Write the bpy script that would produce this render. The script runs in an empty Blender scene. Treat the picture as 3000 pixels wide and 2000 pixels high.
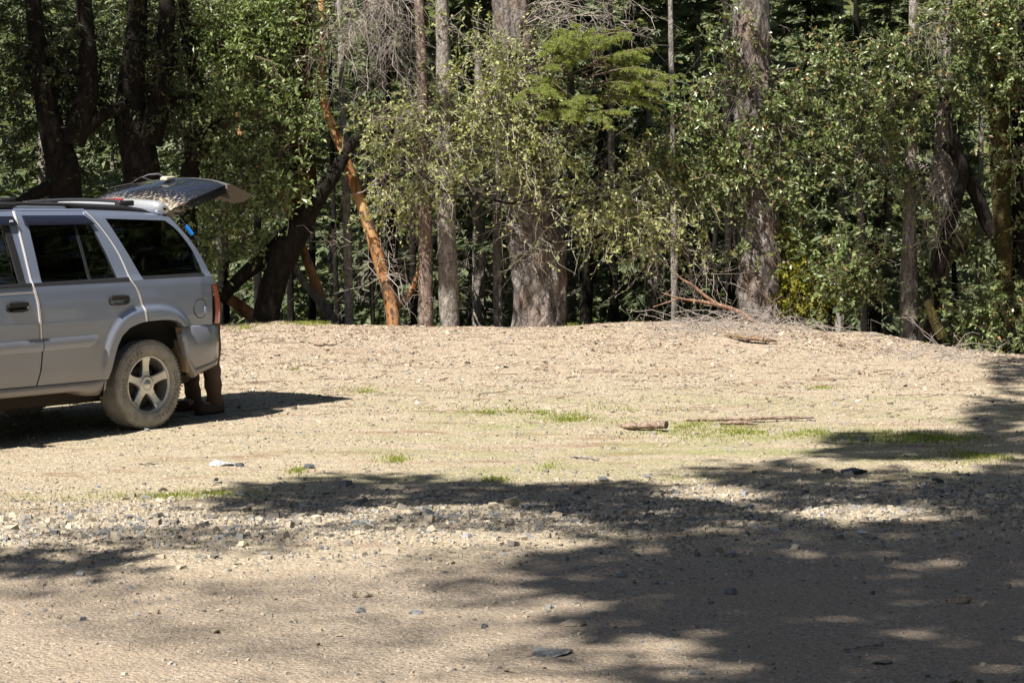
import bpy, bmesh, math
import numpy as np
from mathutils import Matrix, Vector
rng = np.random.default_rng(11)
U = rng.uniform
FP, CAMZ = 7400.0, 1.8203          # focal length in photo pixels, eye height
TH = math.atan(380 / FP)
_fw = np.array([0, math.cos(TH), -math.sin(TH)]); _up = np.array([0, math.sin(TH), math.cos(TH)])
def P(px, py, Y):
    """photo pixel (3000 wide) -> world point at depth Y"""
    d = np.array([(px-1500)/FP, 0, 0]) + _fw - _up*((py-1000)/FP)
    return np.array([0, 0, CAMZ]) + d*(Y/d[1])
S_ = 3000/2352
def D(x, y, Y): return P(x*S_, y*S_, Y)
SUN_AZ, SUN_EL = math.radians(53), math.radians(54)
TOSUN = np.array([-math.cos(SUN_AZ)*math.cos(SUN_EL), -math.sin(SUN_AZ)*math.cos(SUN_EL), math.sin(SUN_EL)])
sc = bpy.context.scene
COL = sc.collection
# ------------------------------------------------------------------ noise
def _h(i, j, k):
    n = (i*374761393 + j*668265263 + k*1274126177) & 0x7fffffff
    n = ((n ^ (n >> 13))*1274126177) & 0x7fffffff
    return ((n ^ (n >> 16)) & 0xffff)/65535.0
def vn(p, s=1.0):
    p = np.asarray(p, float)*s
    i = np.floor(p).astype(np.int64); f = p-i; f = f*f*(3-2*f); r = 0
    for a in (0, 1):
        for b in (0, 1):
            for c in (0, 1):
                w = (f[..., 0] if a else 1-f[..., 0])*(f[..., 1] if b else 1-f[..., 1])*(f[..., 2] if c else 1-f[..., 2])
                r = r+w*_h(i[..., 0]+a, i[..., 1]+b, i[..., 2]+c)
    return r-0.5
def ss(a, b, x):
    t = np.clip((x-a)/(b-a), 0, 1); return t*t*(3-2*t)
def unit(v): return v/np.maximum(np.linalg.norm(v, axis=-1, keepdims=True), 1e-9)
# ------------------------------------------------------------------ mesh helpers
def mesh_np(name, V, parts, mats, smooth=False):
    V = np.ascontiguousarray(V, np.float32)
    me = bpy.data.meshes.new(name)
    me.vertices.add(len(V)); me.vertices.foreach_set('co', V.ravel())
    parts = [(np.asarray(f, np.int32), m) for f, m in parts if len(f)]
    lv = np.concatenate([f.ravel() for f, _ in parts])
    tot = np.concatenate([np.full(len(f), f.shape[1], np.int32) for f, _ in parts])
    mi = np.concatenate([np.full(len(f), m, np.int32) for f, m in parts])
    me.loops.add(len(lv)); me.loops.foreach_set('vertex_index', lv)
    me.polygons.add(len(tot))
    me.polygons.foreach_set('loop_start', np.concatenate([[0], np.cumsum(tot)[:-1]]).astype(np.int32))
    me.polygons.foreach_set('material_index', mi)
    me.polygons.foreach_set('use_smooth', np.full(len(tot), smooth))
    for m in mats: me.materials.append(m)
    me.update(calc_edges=True); me.validate()
    return me
def link(name, me, parent=None, **kw):
    o = bpy.data.objects.new(name, me); COL.objects.link(o)
    if parent is not None: o.parent = parent
    for k, v in kw.items():
        if v: o[k] = v
    return o
def thing(name, label, category, loc=(0, 0, 0), group=None):
    o = bpy.data.objects.new(name, None); COL.objects.link(o); o.location = loc
    o.empty_display_size = .2
    o['label'] = label; o['category'] = category
    if group: o['group'] = group
    return o
class MB:
    """collects pieces (verts, faces, material slot) of one mesh"""
    def __init__(s): s.V = []; s.F = []; s.n = 0
    def add(s, V, F, m=0):
        V = np.asarray(V, float).reshape(-1, 3); s.V.append(V)
        s.F.append((np.asarray(F)+s.n, m)); s.n += len(V); return s
    def grid(s, G, m=0, closeu=False, flip=False):
        a, b = G.shape[:2]; I = np.arange(a*b).reshape(a, b)
        if closeu: I = np.concatenate([I, I[:, :1]], 1)
        q = np.stack([I[:-1, :-1], I[:-1, 1:], I[1:, 1:], I[1:, :-1]], -1).reshape(-1, 4)
        if flip: q = q[:, ::-1]
        return s.add(G.reshape(-1, 3), q, m)
    def tube(s, pts, rad, sides=8, m=0, cap=True):
        pts = np.asarray(pts, float); rad = np.broadcast_to(np.asarray(rad, float), (len(pts),))
        t = unit(np.gradient(pts, axis=0)); ref = np.array([0, 0, 1.]) if abs(t[0][2]) < .9 else np.array([1., 0, 0])
        a = unit(np.cross(t, ref)); b = np.cross(t, a)
        an = np.linspace(0, 2*np.pi, sides, endpoint=False)
        G = pts[:, None]+rad[:, None, None]*(np.cos(an)[None, :, None]*a[:, None]+np.sin(an)[None, :, None]*b[:, None])
        s.grid(G, m, closeu=True)
        if cap:
            for k, q in ((0, -1), (len(pts)-1, 1)):
                V = np.concatenate([G[k], pts[k:k+1]]); i = np.arange(sides)
                s.add(V, np.stack([i, np.roll(i, -1), np.full(sides, sides)], -1)[:, ::q], m)
        return s
    def box(s, c, h, m=0, R=None, bev=0.0):
        c = np.asarray(c, float); h = np.asarray(h, float); b = min(bev, *(h*.49))
        if b <= 0:
            V = np.array([[x, y, z] for x in (-1, 1) for y in (-1, 1) for z in (-1, 1)])*h
            F = np.array([[0, 1, 3, 2], [4, 6, 7, 5], [0, 4, 5, 1], [2, 3, 7, 6], [0, 2, 6, 4], [1, 5, 7, 3]])
            if R is not None: V = V@np.asarray(R).T
            return s.add(V+c, F, m)
        bm = bmesh.new(); bmesh.ops.create_cube(bm, size=2)
        for v in bm.verts: v.co = Vector([a*q for a, q in zip(v.co, h)])
        bmesh.ops.bevel(bm, geom=list(bm.edges), offset=b, segments=2, profile=.5, affect='EDGES')
        return s.bm(bm, c, R, m)
    def bm(s, bm, c=(0, 0, 0), R=None, m=0):
        bmesh.ops.triangulate(bm, faces=[f for f in bm.faces if len(f.verts) > 4])
        bm.verts.ensure_lookup_table(); bm.verts.index_update()
        V = np.array([v.co for v in bm.verts])
        if R is not None: V = V@np.asarray(R).T
        F3 = np.array([[v.index for v in f.verts] for f in bm.faces if len(f.verts) == 3]).reshape(-1, 3)
        F4 = np.array([[v.index for v in f.verts] for f in bm.faces if len(f.verts) == 4]).reshape(-1, 4)
        n0 = s.n; s.V.append(V+np.asarray(c, float)); s.n += len(V)
        if len(F3): s.F.append((F3+n0, m))
        if len(F4): s.F.append((F4+n0, m))
        bm.free(); return s
    def lathe(s, prof, n=48, m=0, axis='y'):
        """profile (radius, offset along the axis)"""
        prof = np.asarray(prof, float); a = np.linspace(0, 2*np.pi, n, endpoint=False)
        G = np.stack([prof[:, None, 0]*np.cos(a), np.repeat(prof[:, None, 1], n, 1), prof[:, None, 0]*np.sin(a)], -1)
        return s.grid(G, m, closeu=True)
    def me(s, name, mats, smooth=False):
        return mesh_np(name, np.concatenate(s.V), s.F, mats, smooth)
    def obj(s, name, mats, parent=None, smooth=False, **kw):
        return link(name, s.me(name, mats if isinstance(mats, (list, tuple)) else [mats], smooth), parent, **kw)
# ------------------------------------------------------------------ materials
def newmat(name):
    m = bpy.data.materials.new(name); m.use_nodes = True; nt = m.node_tree; nt.nodes.clear()
    out = nt.nodes.new('ShaderNodeOutputMaterial')
    def n(t, ins=None, **kw):
        x = nt.nodes.new('ShaderNode'+t)
        for k, v in kw.items(): setattr(x, k, v)
        for k, v in (ins or {}).items():
            if hasattr(v, 'is_output'): nt.links.new(v, x.inputs[k])
            else: x.inputs[k].default_value = v
        return x
    return m, nt, n, out
def c4(c): return (c[0], c[1], c[2], 1)
def ramp(n, fac, stops, mode='LINEAR'):
    r = n('ValToRGB', {0: fac}); r.color_ramp.interpolation = mode; e = r.color_ramp.elements
    while len(e) < len(stops): e.new(.5)
    for q, (p, c) in zip(e, stops): q.position = p; q.color = c4(c) if len(c) == 3 else c
    return r.outputs[0]
def mixc(n, f, a, b, t='MIX'):
    x = n('MixRGB', blend_type=t)
    for k, v in ((0, f), (1, a), (2, b)):
        if hasattr(v, 'is_output'): x.id_data.links.new(v, x.inputs[k])
        else: x.inputs[k].default_value = v if k == 0 else c4(v)
    return x.outputs[0]
def math_(n, op, a, b=0.0, clamp=False):
    x = n('Math', {0: a, 1: b}, operation=op); x.use_clamp = clamp; return x.outputs[0]
def simple(name, col, rough=.6, metal=0.0, spec=.4, var=.0, scale=30, bump=0.0, coat=0.0):
    m, nt, n, out = newmat(name); tc = n('TexCoord').outputs['Object']
    ns = n('TexNoise', {'Vector': tc, 'Scale': scale, 'Detail': 4})
    col_ = mixc(n, ns.outputs[0], [c*(1-var) for c in col], [min(1, c*(1+var)) for c in col])
    b = n('BsdfPrincipled', {'Base Color': col_, 'Roughness': rough, 'Metallic': metal, 'Specular IOR Level': spec, 'Coat Weight': coat, 'Coat Roughness': .05})
    if bump:
        bp = n('Bump', {'Height': ns.outputs[0], 'Strength': bump, 'Distance': .02}); nt.links.new(bp.outputs[0], b.inputs['Normal'])
    nt.links.new(b.outputs[0], out.inputs[0]); return m
def leafmat(name, cols, transl=.35, rough=.42, spec=.45, tcol=None):
    m, nt, n, out = newmat(name)
    r = n('NewGeometry').outputs['Random Per Island']
    c = ramp(n, r, [(i/(len(cols)-1), q) for i, q in enumerate(cols)])
    b = n('BsdfPrincipled', {'Base Color': c, 'Roughness': rough, 'Specular IOR Level': spec})
    tl = n('BsdfTranslucent', {'Color': mixc(n, 1.0, c, tcol or (1.5, 1.6, .7), 'MULTIPLY')})
    mx = n('MixShader', {0: transl, 1: b.outputs[0], 2: tl.outputs[0]})
    nt.links.new(mx.outputs[0], out.inputs[0]); return m
def barkmat(name, c1, c2, c3=None, zs=.22, scale=14, bump=.6, rough=.9, patch=None):
    m, nt, n, out = newmat(name); tc = n('TexCoord').outputs['Object']
    wob = n('TexNoise', {'Vector': tc, 'Scale': scale*.8, 'Detail': 3}).outputs['Color']
    mp = n('Mapping', {'Vector': n('MixRGB', {0: .10, 1: tc, 2: wob}).outputs[0], 'Scale': (1, 1, zs)}).outputs[0]
    a = n('TexNoise', {'Vector': mp, 'Scale': scale*1.5, 'Detail': 8, 'Roughness': .7}).outputs[0]
    f_ = n('TexNoise', {'Vector': mp, 'Scale': scale, 'Detail': 5, 'Roughness': .6}).outputs[0]
    rid = math_(n, 'ABSOLUTE', math_(n, 'SUBTRACT', f_, .5))                      # dark fissures where the noise crosses its middle
    fis = ramp(n, rid, [(.0, (1,)*3), (.05, (0,)*3)])
    big = n('TexNoise', {'Vector': tc, 'Scale': 2.3, 'Detail': 5}).outputs[0]
    c = ramp(n, a, [(.32, c1), (.5, c2), (.68, c3 or c2)])
    if patch: c = mixc(n, ramp(n, big, [(.5, (0,)*3), (.64, (.8,)*3)]), c, mixc(n, a, [q*.6 for q in patch], [q*1.3 for q in patch]))
    c = mixc(n, math_(n, 'MULTIPLY', fis, .8), c, [q*.4 for q in c1])
    h = math_(n, 'SUBTRACT', math_(n, 'ADD', a, math_(n, 'MULTIPLY', rid, 3.0, True)), 0.0)
    bp = n('Bump', {'Height': h, 'Strength': bump, 'Distance': .03})
    b = n('BsdfPrincipled', {'Base Color': c, 'Roughness': rough, 'Specular IOR Level': .2, 'Normal': bp.outputs[0]})
    nt.links.new(b.outputs[0], out.inputs[0]); return m
def islandmat(name, stops, rough=.85, spec=.25, noise=0.25):
    m, nt, n, out = newmat(name)
    r = n('NewGeometry').outputs['Random Per Island']; c = ramp(n, r, stops)
    ns = n('TexNoise', {'Vector': n('TexCoord').outputs['Object'], 'Scale': 60, 'Detail': 3}).outputs[0]
    c = mixc(n, noise, c, ramp(n, ns, [(.3, (.35,)*3), (.7, (1.6,)*3)]), 'MULTIPLY')
    b = n('BsdfPrincipled', {'Base Color': c, 'Roughness': rough, 'Specular IOR Level': spec})
    nt.links.new(b.outputs[0], out.inputs[0]); return m
# ------------------------------------------------------------------ terrain
_cx = (np.array([-3000, 0, 663, 829, 969, 1275, 1658, 1849, 2040, 2168, 2296, 2360, 2423, 2564, 2678, 2806, 3000, 3400, 5000])-1500)/FP*33
_cz = CAMZ-(np.array([950, 950, 950, 941, 950, 954, 954, 944, 944, 941, 950, 959, 973, 972, 995, 1016, 1037, 1070, 1100])-620)/FP*33
def G(X, Y):
    X = np.asarray(X, float); Y = np.asarray(Y, float); z0 = np.zeros_like(X)
    base = np.interp(Y, [-200, 0, 15.5, 18, 30], [-.3, -.14, -.10, -.07, .195])
    w = -.035+.07*np.exp(-((Y-(14.9+.22*X+.0*Y))/1.1)**2)      # gravel windrow beside the road
    w = np.where(Y < 24, w*ss(24, 20, Y), 0)
    cz = np.interp(X, _cx, _cz)
    z = base+w; z = z+(cz-z)*ss(25.5, 33, Y)
    yy = Y-33.15-.25*vn(np.stack([X, z0, z0], -1), .9)
    z = np.where(yy > 0, cz-.02-.5*yy-.03*np.sqrt(np.maximum(yy, 0)), z)
    val = -14+(Y-75)*.42+2.5*vn(np.stack([X, Y, z0], -1), .05)
    k = val > z
    z = np.where((Y > 50) & k, val, z)
    p = np.stack([X, Y, z0], -1)
    z = z+.035*vn(p, .55)*ss(16, 22, Y)+.012*vn(p, 2.3)+.010*vn(p, 5.1)*ss(12, 18, Y)
    return z
def build_ground(mat):
    xs = np.concatenate([np.linspace(-260, -22, 50)[:-1], np.linspace(-22, -9, 40)[:-1], np.arange(-9, 9, .06), np.linspace(9, 22, 40), np.linspace(22, 260, 50)[1:]])
    ys = np.concatenate([np.linspace(-120, 0, 30)[:-1], np.linspace(0, 9, 60)[:-1], np.arange(9, 35, .06), np.linspace(35, 60, 60), np.linspace(62, 330, 90)])
    X, Y = np.meshgrid(xs, ys); Z = G(X, Y)
    p = np.stack([X, Y, 0*X], -1)
    Z = Z+(.007*vn(p, 11)+.006*vn(p, 23)*ss(12.5, 16, Y)+.003*vn(p, 23))*ss(35, 33, Y)
    mb = MB(); mb.grid(np.stack([X, Y, Z], -1))
    return mb.obj('ground', mat, smooth=True, kind='structure', label='tan gravel pull-out and dirt road falling away to a wooded slope')
def ground_mat():
    m, nt, n, out = newmat('ground'); tc = n('TexCoord').outputs['Object']
    sep = n('SeparateXYZ', {0: tc}); X, Y = sep.outputs[0], sep.outputs[1]
    st = n('Mapping', {'Vector': tc, 'Scale': (.35, 1, 1)}).outputs[0]
    f1 = n('TexNoise', {'Vector': tc, 'Scale': 26, 'Detail': 8, 'Roughness': .7}).outputs[0]
    f2 = n('TexNoise', {'Vector': tc, 'Scale': .9, 'Detail': 5}).outputs[0]
    f3 = n('TexNoise', {'Vector': st, 'Scale': 2.2, 'Detail': 8, 'Roughness': .72}).outputs[0]
    vo = n('TexVoronoi', {'Vector': tc, 'Scale': 34, 'Randomness': 1}); vs = n('TexVoronoi', {'Vector': tc, 'Scale': 70})
    sand = ramp(n, f1, [(.3, (.225, .19, .14)), (.5, (.365, .315, .24)), (.7, (.49, .435, .345))])
    ve = n('TexVoronoi', {'Vector': tc, 'Scale': 34}, feature='DISTANCE_TO_EDGE').outputs[0]; vse = n('TexVoronoi', {'Vector': tc, 'Scale': 70}, feature='DISTANCE_TO_EDGE').outputs[0]
    cell = ramp(n, vo.outputs['Color'], [(.1, (.15, .135, .115)), (.3, (.29, .245, .18)), (.5, (.40, .34, .25)), (.7, (.50, .43, .32)), (.85, (.62, .54, .42)), (.95, (.30, .31, .31))]); cell2 = ramp(n, vs.outputs['Color'], [(.1, (.13, .115, .095)), (.4, (.33, .28, .21)), (.7, (.48, .41, .31)), (.95, (.66, .58, .47))])
    keep = ramp(n, n('TexNoise', {'Vector': tc, 'Scale': 9, 'Detail': 5}).outputs[0], [(.4, (0,)*3), (.6, (1,)*3)])
    grain = mixc(n, keep, cell2, cell); gap = math_(n, 'MAXIMUM', ramp(n, vse, [(.0, (.55,)*3), (.10, (0,)*3)]), math_(n, 'MULTIPLY', keep, ramp(n, ve, [(.0, (.75,)*3), (.10, (0,)*3)])))
    sand = mixc(n, .62, sand, grain); sand = mixc(n, gap, sand, (.13, .10, .07))
    sand = mixc(n, ramp(n, f3, [(.54, (0,)*3), (.66, (.75,)*3)]), sand, (.19, .115, .07))          # needle litter
    sand = mixc(n, 1.0, sand, (1.12, 1.09, 1.04), 'MULTIPLY')
    # towards the crest: pinkish chips
    ck = n('MapRange', {0: math_(n, 'ADD', Y, math_(n, 'MULTIPLY', f2, 3.0)), 1: 27.0, 2: 32.0}).outputs[0]
    chips = ramp(n, vo.outputs['Color'], [(.1, (.17, .12, .09)), (.45, (.34, .26, .195)), (.7, (.47, .37, .28)), (.9, (.58, .48, .38))])
    sand = mixc(n, math_(n, 'MULTIPLY', ck, .6), sand, chips)
    # road
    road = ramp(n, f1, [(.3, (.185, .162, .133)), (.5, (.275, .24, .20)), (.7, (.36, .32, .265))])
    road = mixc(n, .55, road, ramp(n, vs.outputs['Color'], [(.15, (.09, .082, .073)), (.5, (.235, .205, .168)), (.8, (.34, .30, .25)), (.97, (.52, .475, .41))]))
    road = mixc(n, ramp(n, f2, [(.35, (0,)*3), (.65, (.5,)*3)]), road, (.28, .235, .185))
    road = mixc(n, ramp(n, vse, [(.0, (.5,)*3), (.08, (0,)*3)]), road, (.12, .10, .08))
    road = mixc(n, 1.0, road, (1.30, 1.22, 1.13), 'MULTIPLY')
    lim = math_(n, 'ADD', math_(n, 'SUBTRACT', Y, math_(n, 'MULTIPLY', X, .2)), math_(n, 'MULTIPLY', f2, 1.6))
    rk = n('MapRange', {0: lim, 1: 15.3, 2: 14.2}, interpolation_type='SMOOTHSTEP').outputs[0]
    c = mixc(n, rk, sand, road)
    # thin moss and sprouting grass tint on the middle of the pull-out
    gr = n('TexNoise', {'Vector': n('Mapping', {'Vector': tc, 'Scale': (.45, 1, 1), 'Location': (3.1, .4, 0)}).outputs[0], 'Scale': 1.1, 'Detail': 7, 'Roughness': .7}).outputs[0]
    band = math_(n, 'MULTIPLY', n('MapRange', {0: Y, 1: 15.5, 2: 19.0}).outputs[0], n('MapRange', {0: Y, 1: 25.5, 2: 22.0}).outputs[0])
    side = n('MapRange', {0: X, 1: -2.5, 2: 1.5}).outputs[0]
    gk = math_(n, 'MULTIPLY', math_(n, 'MULTIPLY', band, ramp(n, gr, [(.46, (0,)*3), (.64, (.62,)*3)])), math_(n, 'ADD', .3, side, True))
    c = mixc(n, gk, c, mixc(n, f1, (.13, .16, .03), (.27, .29, .10)))
    # wooded slope beyond the crest
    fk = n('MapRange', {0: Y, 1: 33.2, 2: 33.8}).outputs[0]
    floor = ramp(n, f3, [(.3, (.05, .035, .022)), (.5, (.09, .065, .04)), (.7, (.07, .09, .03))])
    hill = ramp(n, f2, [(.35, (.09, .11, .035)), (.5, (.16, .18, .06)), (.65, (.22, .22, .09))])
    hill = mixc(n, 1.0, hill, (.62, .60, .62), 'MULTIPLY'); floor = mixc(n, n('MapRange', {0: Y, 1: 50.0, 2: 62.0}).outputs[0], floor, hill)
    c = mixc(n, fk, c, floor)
    h = math_(n, 'ADD', math_(n, 'MULTIPLY', vo.outputs['Distance'], -.8), math_(n, 'ADD', f1, math_(n, 'MULTIPLY', vs.outputs['Distance'], -.5)))
    bp = n('Bump', {'Height': h, 'Strength': .8, 'Distance': .02})
    b = n('BsdfPrincipled', {'Base Color': c, 'Roughness': .95, 'Specular IOR Level': .12, 'Normal': bp.outputs[0]})
    nt.links.new(b.outputs[0], out.inputs[0]); return m
# ------------------------------------------------------------------ scatter on the ground
def rotm(n):
    q = unit(rng.normal(size=(n, 4))); w, x, y, z = q.T
    return np.stack([1-2*(y*y+z*z), 2*(x*y-z*w), 2*(x*z+y*w), 2*(x*y+z*w), 1-2*(x*x+z*z), 2*(y*z-x*w), 2*(x*z-y*w), 2*(y*z+x*w), 1-2*(x*x+y*y)], -1).reshape(n, 3, 3)
CUBE = np.array([[x, y, z] for x in (-1, 1) for y in (-1, 1) for z in (-1, 1)], float)
CF = np.array([[0, 1, 3, 2], [4, 6, 7, 5], [0, 4, 5, 1], [2, 3, 7, 6], [0, 2, 6, 4], [1, 5, 7, 3]])
def stones(X, Y, size, flat=.55):
    n = len(X); v = CUBE[None]*U(.55, 1.0, (n, 8, 3))
    v[:, 1::2, :2] *= U(.45, .95, (n, 1, 1))
    v = v*np.stack([U(.7, 1.25, n), U(.55, 1.0, n), flat*U(.6, 1.2, n)], -1)[:, None]*size[:, None, None]*.5
    a = U(0, 6.28, n); t = U(-.35, .35, n)
    R = np.zeros((n, 3, 3)); R[:, 0, 0] = np.cos(a); R[:, 0, 1] = -np.sin(a); R[:, 1, 0] = np.sin(a); R[:, 1, 1] = np.cos(a); R[:, 2, 2] = 1
    T = np.zeros((n, 3, 3)); T[:, 0, 0] = np.cos(t); T[:, 0, 2] = np.sin(t); T[:, 2, 0] = -np.sin(t); T[:, 2, 2] = np.cos(t); T[:, 1, 1] = 1
    v = np.einsum('nij,nkj->nki', R@T, v)
    v = v+np.stack([X, Y, G(X, Y)+size*flat*U(.1, .3, n)], -1)[:, None]
    F = (CF[None]+8*np.arange(n)[:, None, None]).reshape(-1, 4)
    return v.reshape(-1, 3), F
def wedge(n, y0, y1, margin=1.2):
    Y = np.sqrt(U(0, 1, n)*(y1*y1-y0*y0)+y0*y0); X = U(-1, 1, n)*(.2027*Y+margin); return X, Y
def under_car(X, Y):
    d = np.stack([X, Y], -1)-CARO[:2]; u = -(d@CARR[:2]); v = d@CARL[:2]
    return (u > -1.0) & (u < 3.7) & (np.abs(v) < .95)
def scatter_gravel():
    m = islandmat('gravel', [(0, (.10, .095, .09)), (.15, (.20, .18, .155)), (.4, (.32, .27, .20)), (.65, (.40, .34, .255)), (.85, (.45, .39, .30)), (.89, (.20, .205, .21)), (1, (.26, .265, .27))])
    mb = MB()
    X, Y = wedge(120000, 9.2, 33); lim = Y-.2*X
    wr = np.exp(-((lim-15.9)/1.5)**2)
    dens = np.where(lim < 14.2, .62, np.where(Y > 26, .55, .5))+wr
    k = U(0, 1, len(X)) < dens; X, Y, wr = X[k], Y[k], wr[k]
    size = .0105*np.exp(.5*rng.normal(size=len(X)))*(1+1.1*wr)*np.where(Y > 20, 1.25, 1)
    mb.add(*stones(X, Y, np.clip(size, .006, .10)))
    # the windrow
    n = 20000; X = U(-5.2, 5.2, n); Y = 15.9+.2*X+rng.normal(size=n)*.95; k = np.abs(X) < .2027*Y+.8; X, Y = X[k], Y[k]
    mb.add(*stones(X, Y, np.clip(.0205*np.exp(.5*rng.normal(size=len(X))), .01, .12)))
    mb.obj('gravel', m, kind='stuff', label='loose angular tan and grey gravel strewn over the pull-out', category='gravel')
    # chips and bark litter towards the crest
    m2 = islandmat('litter', [(0, (.13, .075, .045)), (.3, (.21, .145, .10)), (.55, (.36, .275, .20)), (.8, (.49, .40, .30)), (1, (.60, .52, .42))], rough=.8)
    n = 60000; X, Y = wedge(n, 21, 33.3); k = U(0, 1, n) < (ss(22, 29, Y)*.9+.08)*np.clip(.55+2.2*vn(np.stack([X, Y*1.6, 0*X], -1), .8)+1.2*vn(np.stack([X, Y, 0*X], -1), 3), .08, 1); X, Y = X[k], Y[k]; n = len(X)
    a = U(0, 6.28, n); L = .0135*np.exp(.5*rng.normal(size=n)); W = L*U(.25, .6, n)
    d = np.stack([np.cos(a), np.sin(a), U(-.3, .4, n)], -1); s = np.stack([-np.sin(a), np.cos(a), U(-.5, .5, n)], -1)
    c = np.stack([X, Y, G(X, Y)+.008], -1)
    V = np.stack([c-d*L[:, None], c+s*W[:, None], c+d*L[:, None]+[0, 0, .004], c-s*W[:, None]], 1)
    F = np.arange(n*4).reshape(n, 4)
    n = 900; Xt, Yt = wedge(n, 22, 33.2); a = U(0, 6.28, n); cc = curves(np.stack([Xt, Yt, G(Xt, Yt)+.008], -1), np.stack([np.cos(a), np.sin(a), 0*a], -1), U(.05, .35, n), 5, 0, .25); cc[..., 2] = G(cc[..., 0], cc[..., 1])+.008
    tv, tf = tube_np(cc, .0035*U(.6, 1.5, n)[:, None]*np.ones((1, 5)), 3); MB().add(tv, tf).obj('twig_litter', simple('fallen_twig', (.24, .175, .13), .9, var=.4), kind='stuff', label='small broken twigs scattered over the slope of the clearing', category='twigs')
    MB().add(V, F).obj('leaf_litter', m2, kind='stuff', label='pinkish wood chips and dry leaf litter near the crest', category='litter')
def scatter_grass():
    m = leafmat('grass', [(.15, .19, .035), (.23, .27, .055), (.31, .335, .09), (.38, .36, .16)], transl=.4, rough=.6, spec=.2)
    pats = [(1290, 966, 60, 6, 900), (1215, 958, 90, 5, 500), (1120, 955, 60, 4, 160), (1470, 945, 120, 10, 420), (1600, 975, 130, 9, 500), (1720, 1000, 190, 12, 1300),
            (1560, 990, 60, 8, 300), (910, 1057, 42, 9, 240), (578, 1060, 20, 6, 60), (680, 1083, 24, 6, 140), (1262, 1077, 28, 7, 150), (1140, 1106, 32, 6, 200),
            (2130, 1010, 200, 16, 1700), (2250, 1050, 120, 18, 700), (1880, 995, 80, 10, 500), (380, 1142, 150, 7, 600), (110, 1155, 120, 10, 400), (500, 1135, 90, 6, 400),
            (1540, 1100, 90, 10, 260), (1000, 945, 200, 6, 140), (820, 900, 120, 10, 130), (1885, 893, 26, 4, 160), (675, 838, 12, 3, 90), (840, 900, 16, 3, 60), (700, 745, 50, 4, 260),
            (735, 741, 22, 4, 200), (1210, 747, 26, 3, 140), (1285, 745, 30, 4, 160), (560, 752, 40, 8, 220), (1350, 790, 300, 25, 120), (2140, 785, 16, 5, 160), (1800, 790, 30, 6, 60), (1840, 735, 20, 5, 60)]
    Vs = []
    for x, y, rx, ry, n in pats:
        n = int(n*1.7); rx *= 1.35; ry *= 1.35; r = np.abs(rng.normal(size=n))*.62+.05; a = U(0, 6.28, n)
        px = (x+rx*r*np.cos(a))*S_; py = np.clip((y+ry*r*np.sin(a))*S_, 948, 1990)
        Y = (CAMZ-.1)/(py-620)*FP; X = (px-1500)/FP*Y
        for _ in range(3): Y = np.clip((CAMZ-G(X, Y))/(py-620)*FP, 9, 33.2); X = (px-1500)/FP*Y
        k = vn(np.stack([X, Y*.6, 0*X], -1), 3.2)+.5*vn(np.stack([X, Y, 0*X], -1), 11) > U(-.32, .12, n); X, Y = X[k], Y[k]; n = len(X)
        h = U(.010, .034, n)*np.where(Y > 31, 1.8, 1); a = U(0, 6.28, n); w = .0035*np.where(Y > 18, 1.5, 1)[:, None]
        b = np.stack([X, Y, G(X, Y)], -1); s = np.stack([np.cos(a), np.sin(a), 0*a], -1)*w
        lean = np.stack([rng.normal(size=n)*.5, rng.normal(size=n)*.5, np.ones(n)], -1)*h[:, None]
        Vs.append(np.stack([b-s, b+s, b+lean], 1))
    V = np.concatenate(Vs); n = len(V)
    MB().add(V, np.arange(n*3).reshape(n, 3)).obj('grass', m, kind='stuff', label='short bright green grass sprouting in patches through the gravel', category='grass')
def ground_at(px, py):
    Y = (CAMZ-.05)/(py-620)*FP
    for _ in range(6):
        X = (px-1500)/FP*Y; Y = min(33.0, float((CAMZ-G(X, Y))/(py-620)*FP))
    return np.array([X, Y, float(G(X, Y))])
def rock(px, py, wpx, hfrac, dfrac, mat, label, tilt=0.0, sink=.25, seed=0):
    r = np.random.default_rng(seed+int(px)); c = ground_at(px, py); w = wpx/FP*c[1]
    pts = unit(r.normal(size=(16, 3)))*r.uniform(.8, 1.05, (16, 1)); pts[:, 2] = np.clip(pts[:, 2], -.6, .62)
    pts = pts*np.array([w*.55, w*dfrac*.55, w*hfrac*.75])
    bm = bmesh.new()
    for p in pts: bm.verts.new(p)
    res = bmesh.ops.convex_hull(bm, input=bm.verts)
    bmesh.ops.delete(bm, geom=[v for v in bm.verts if not v.link_faces], context='VERTS')
    bmesh.ops.dissolve_limit(bm, angle_limit=.28, verts=bm.verts, edges=bm.edges)
    bmesh.ops.bevel(bm, geom=list(bm.edges), offset=w*.025, segments=1, affect='EDGES')
    bmesh.ops.triangulate(bm, faces=bm.faces)
    bmesh.ops.subdivide_edges(bm, edges=[e for e in bm.edges if e.calc_length() > w*.12], cuts=2, use_grid_fill=True)
    for v in bm.verts:
        q = np.array(v.co); v.co = Vector(q+w*.035*np.array([vn(q/w+seed, 5), vn(q/w+seed+9, 5), vn(q/w+seed+17, 5)]))
    ca, sa = math.cos(tilt), math.sin(tilt)
    mb = MB(); mb.bm(bm, R=[[ca, 0, sa], [0, 1, 0], [-sa, 0, ca]])
    zmin = mb.V[0][:, 2].min(); h = mb.V[0][:, 2].max()-zmin
    o = mb.obj('rock', mat, label=label, category='rock', group='loose rocks lying on the gravel')
    o.location = (c[0], c[1], c[2]-zmin-h*sink)
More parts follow.
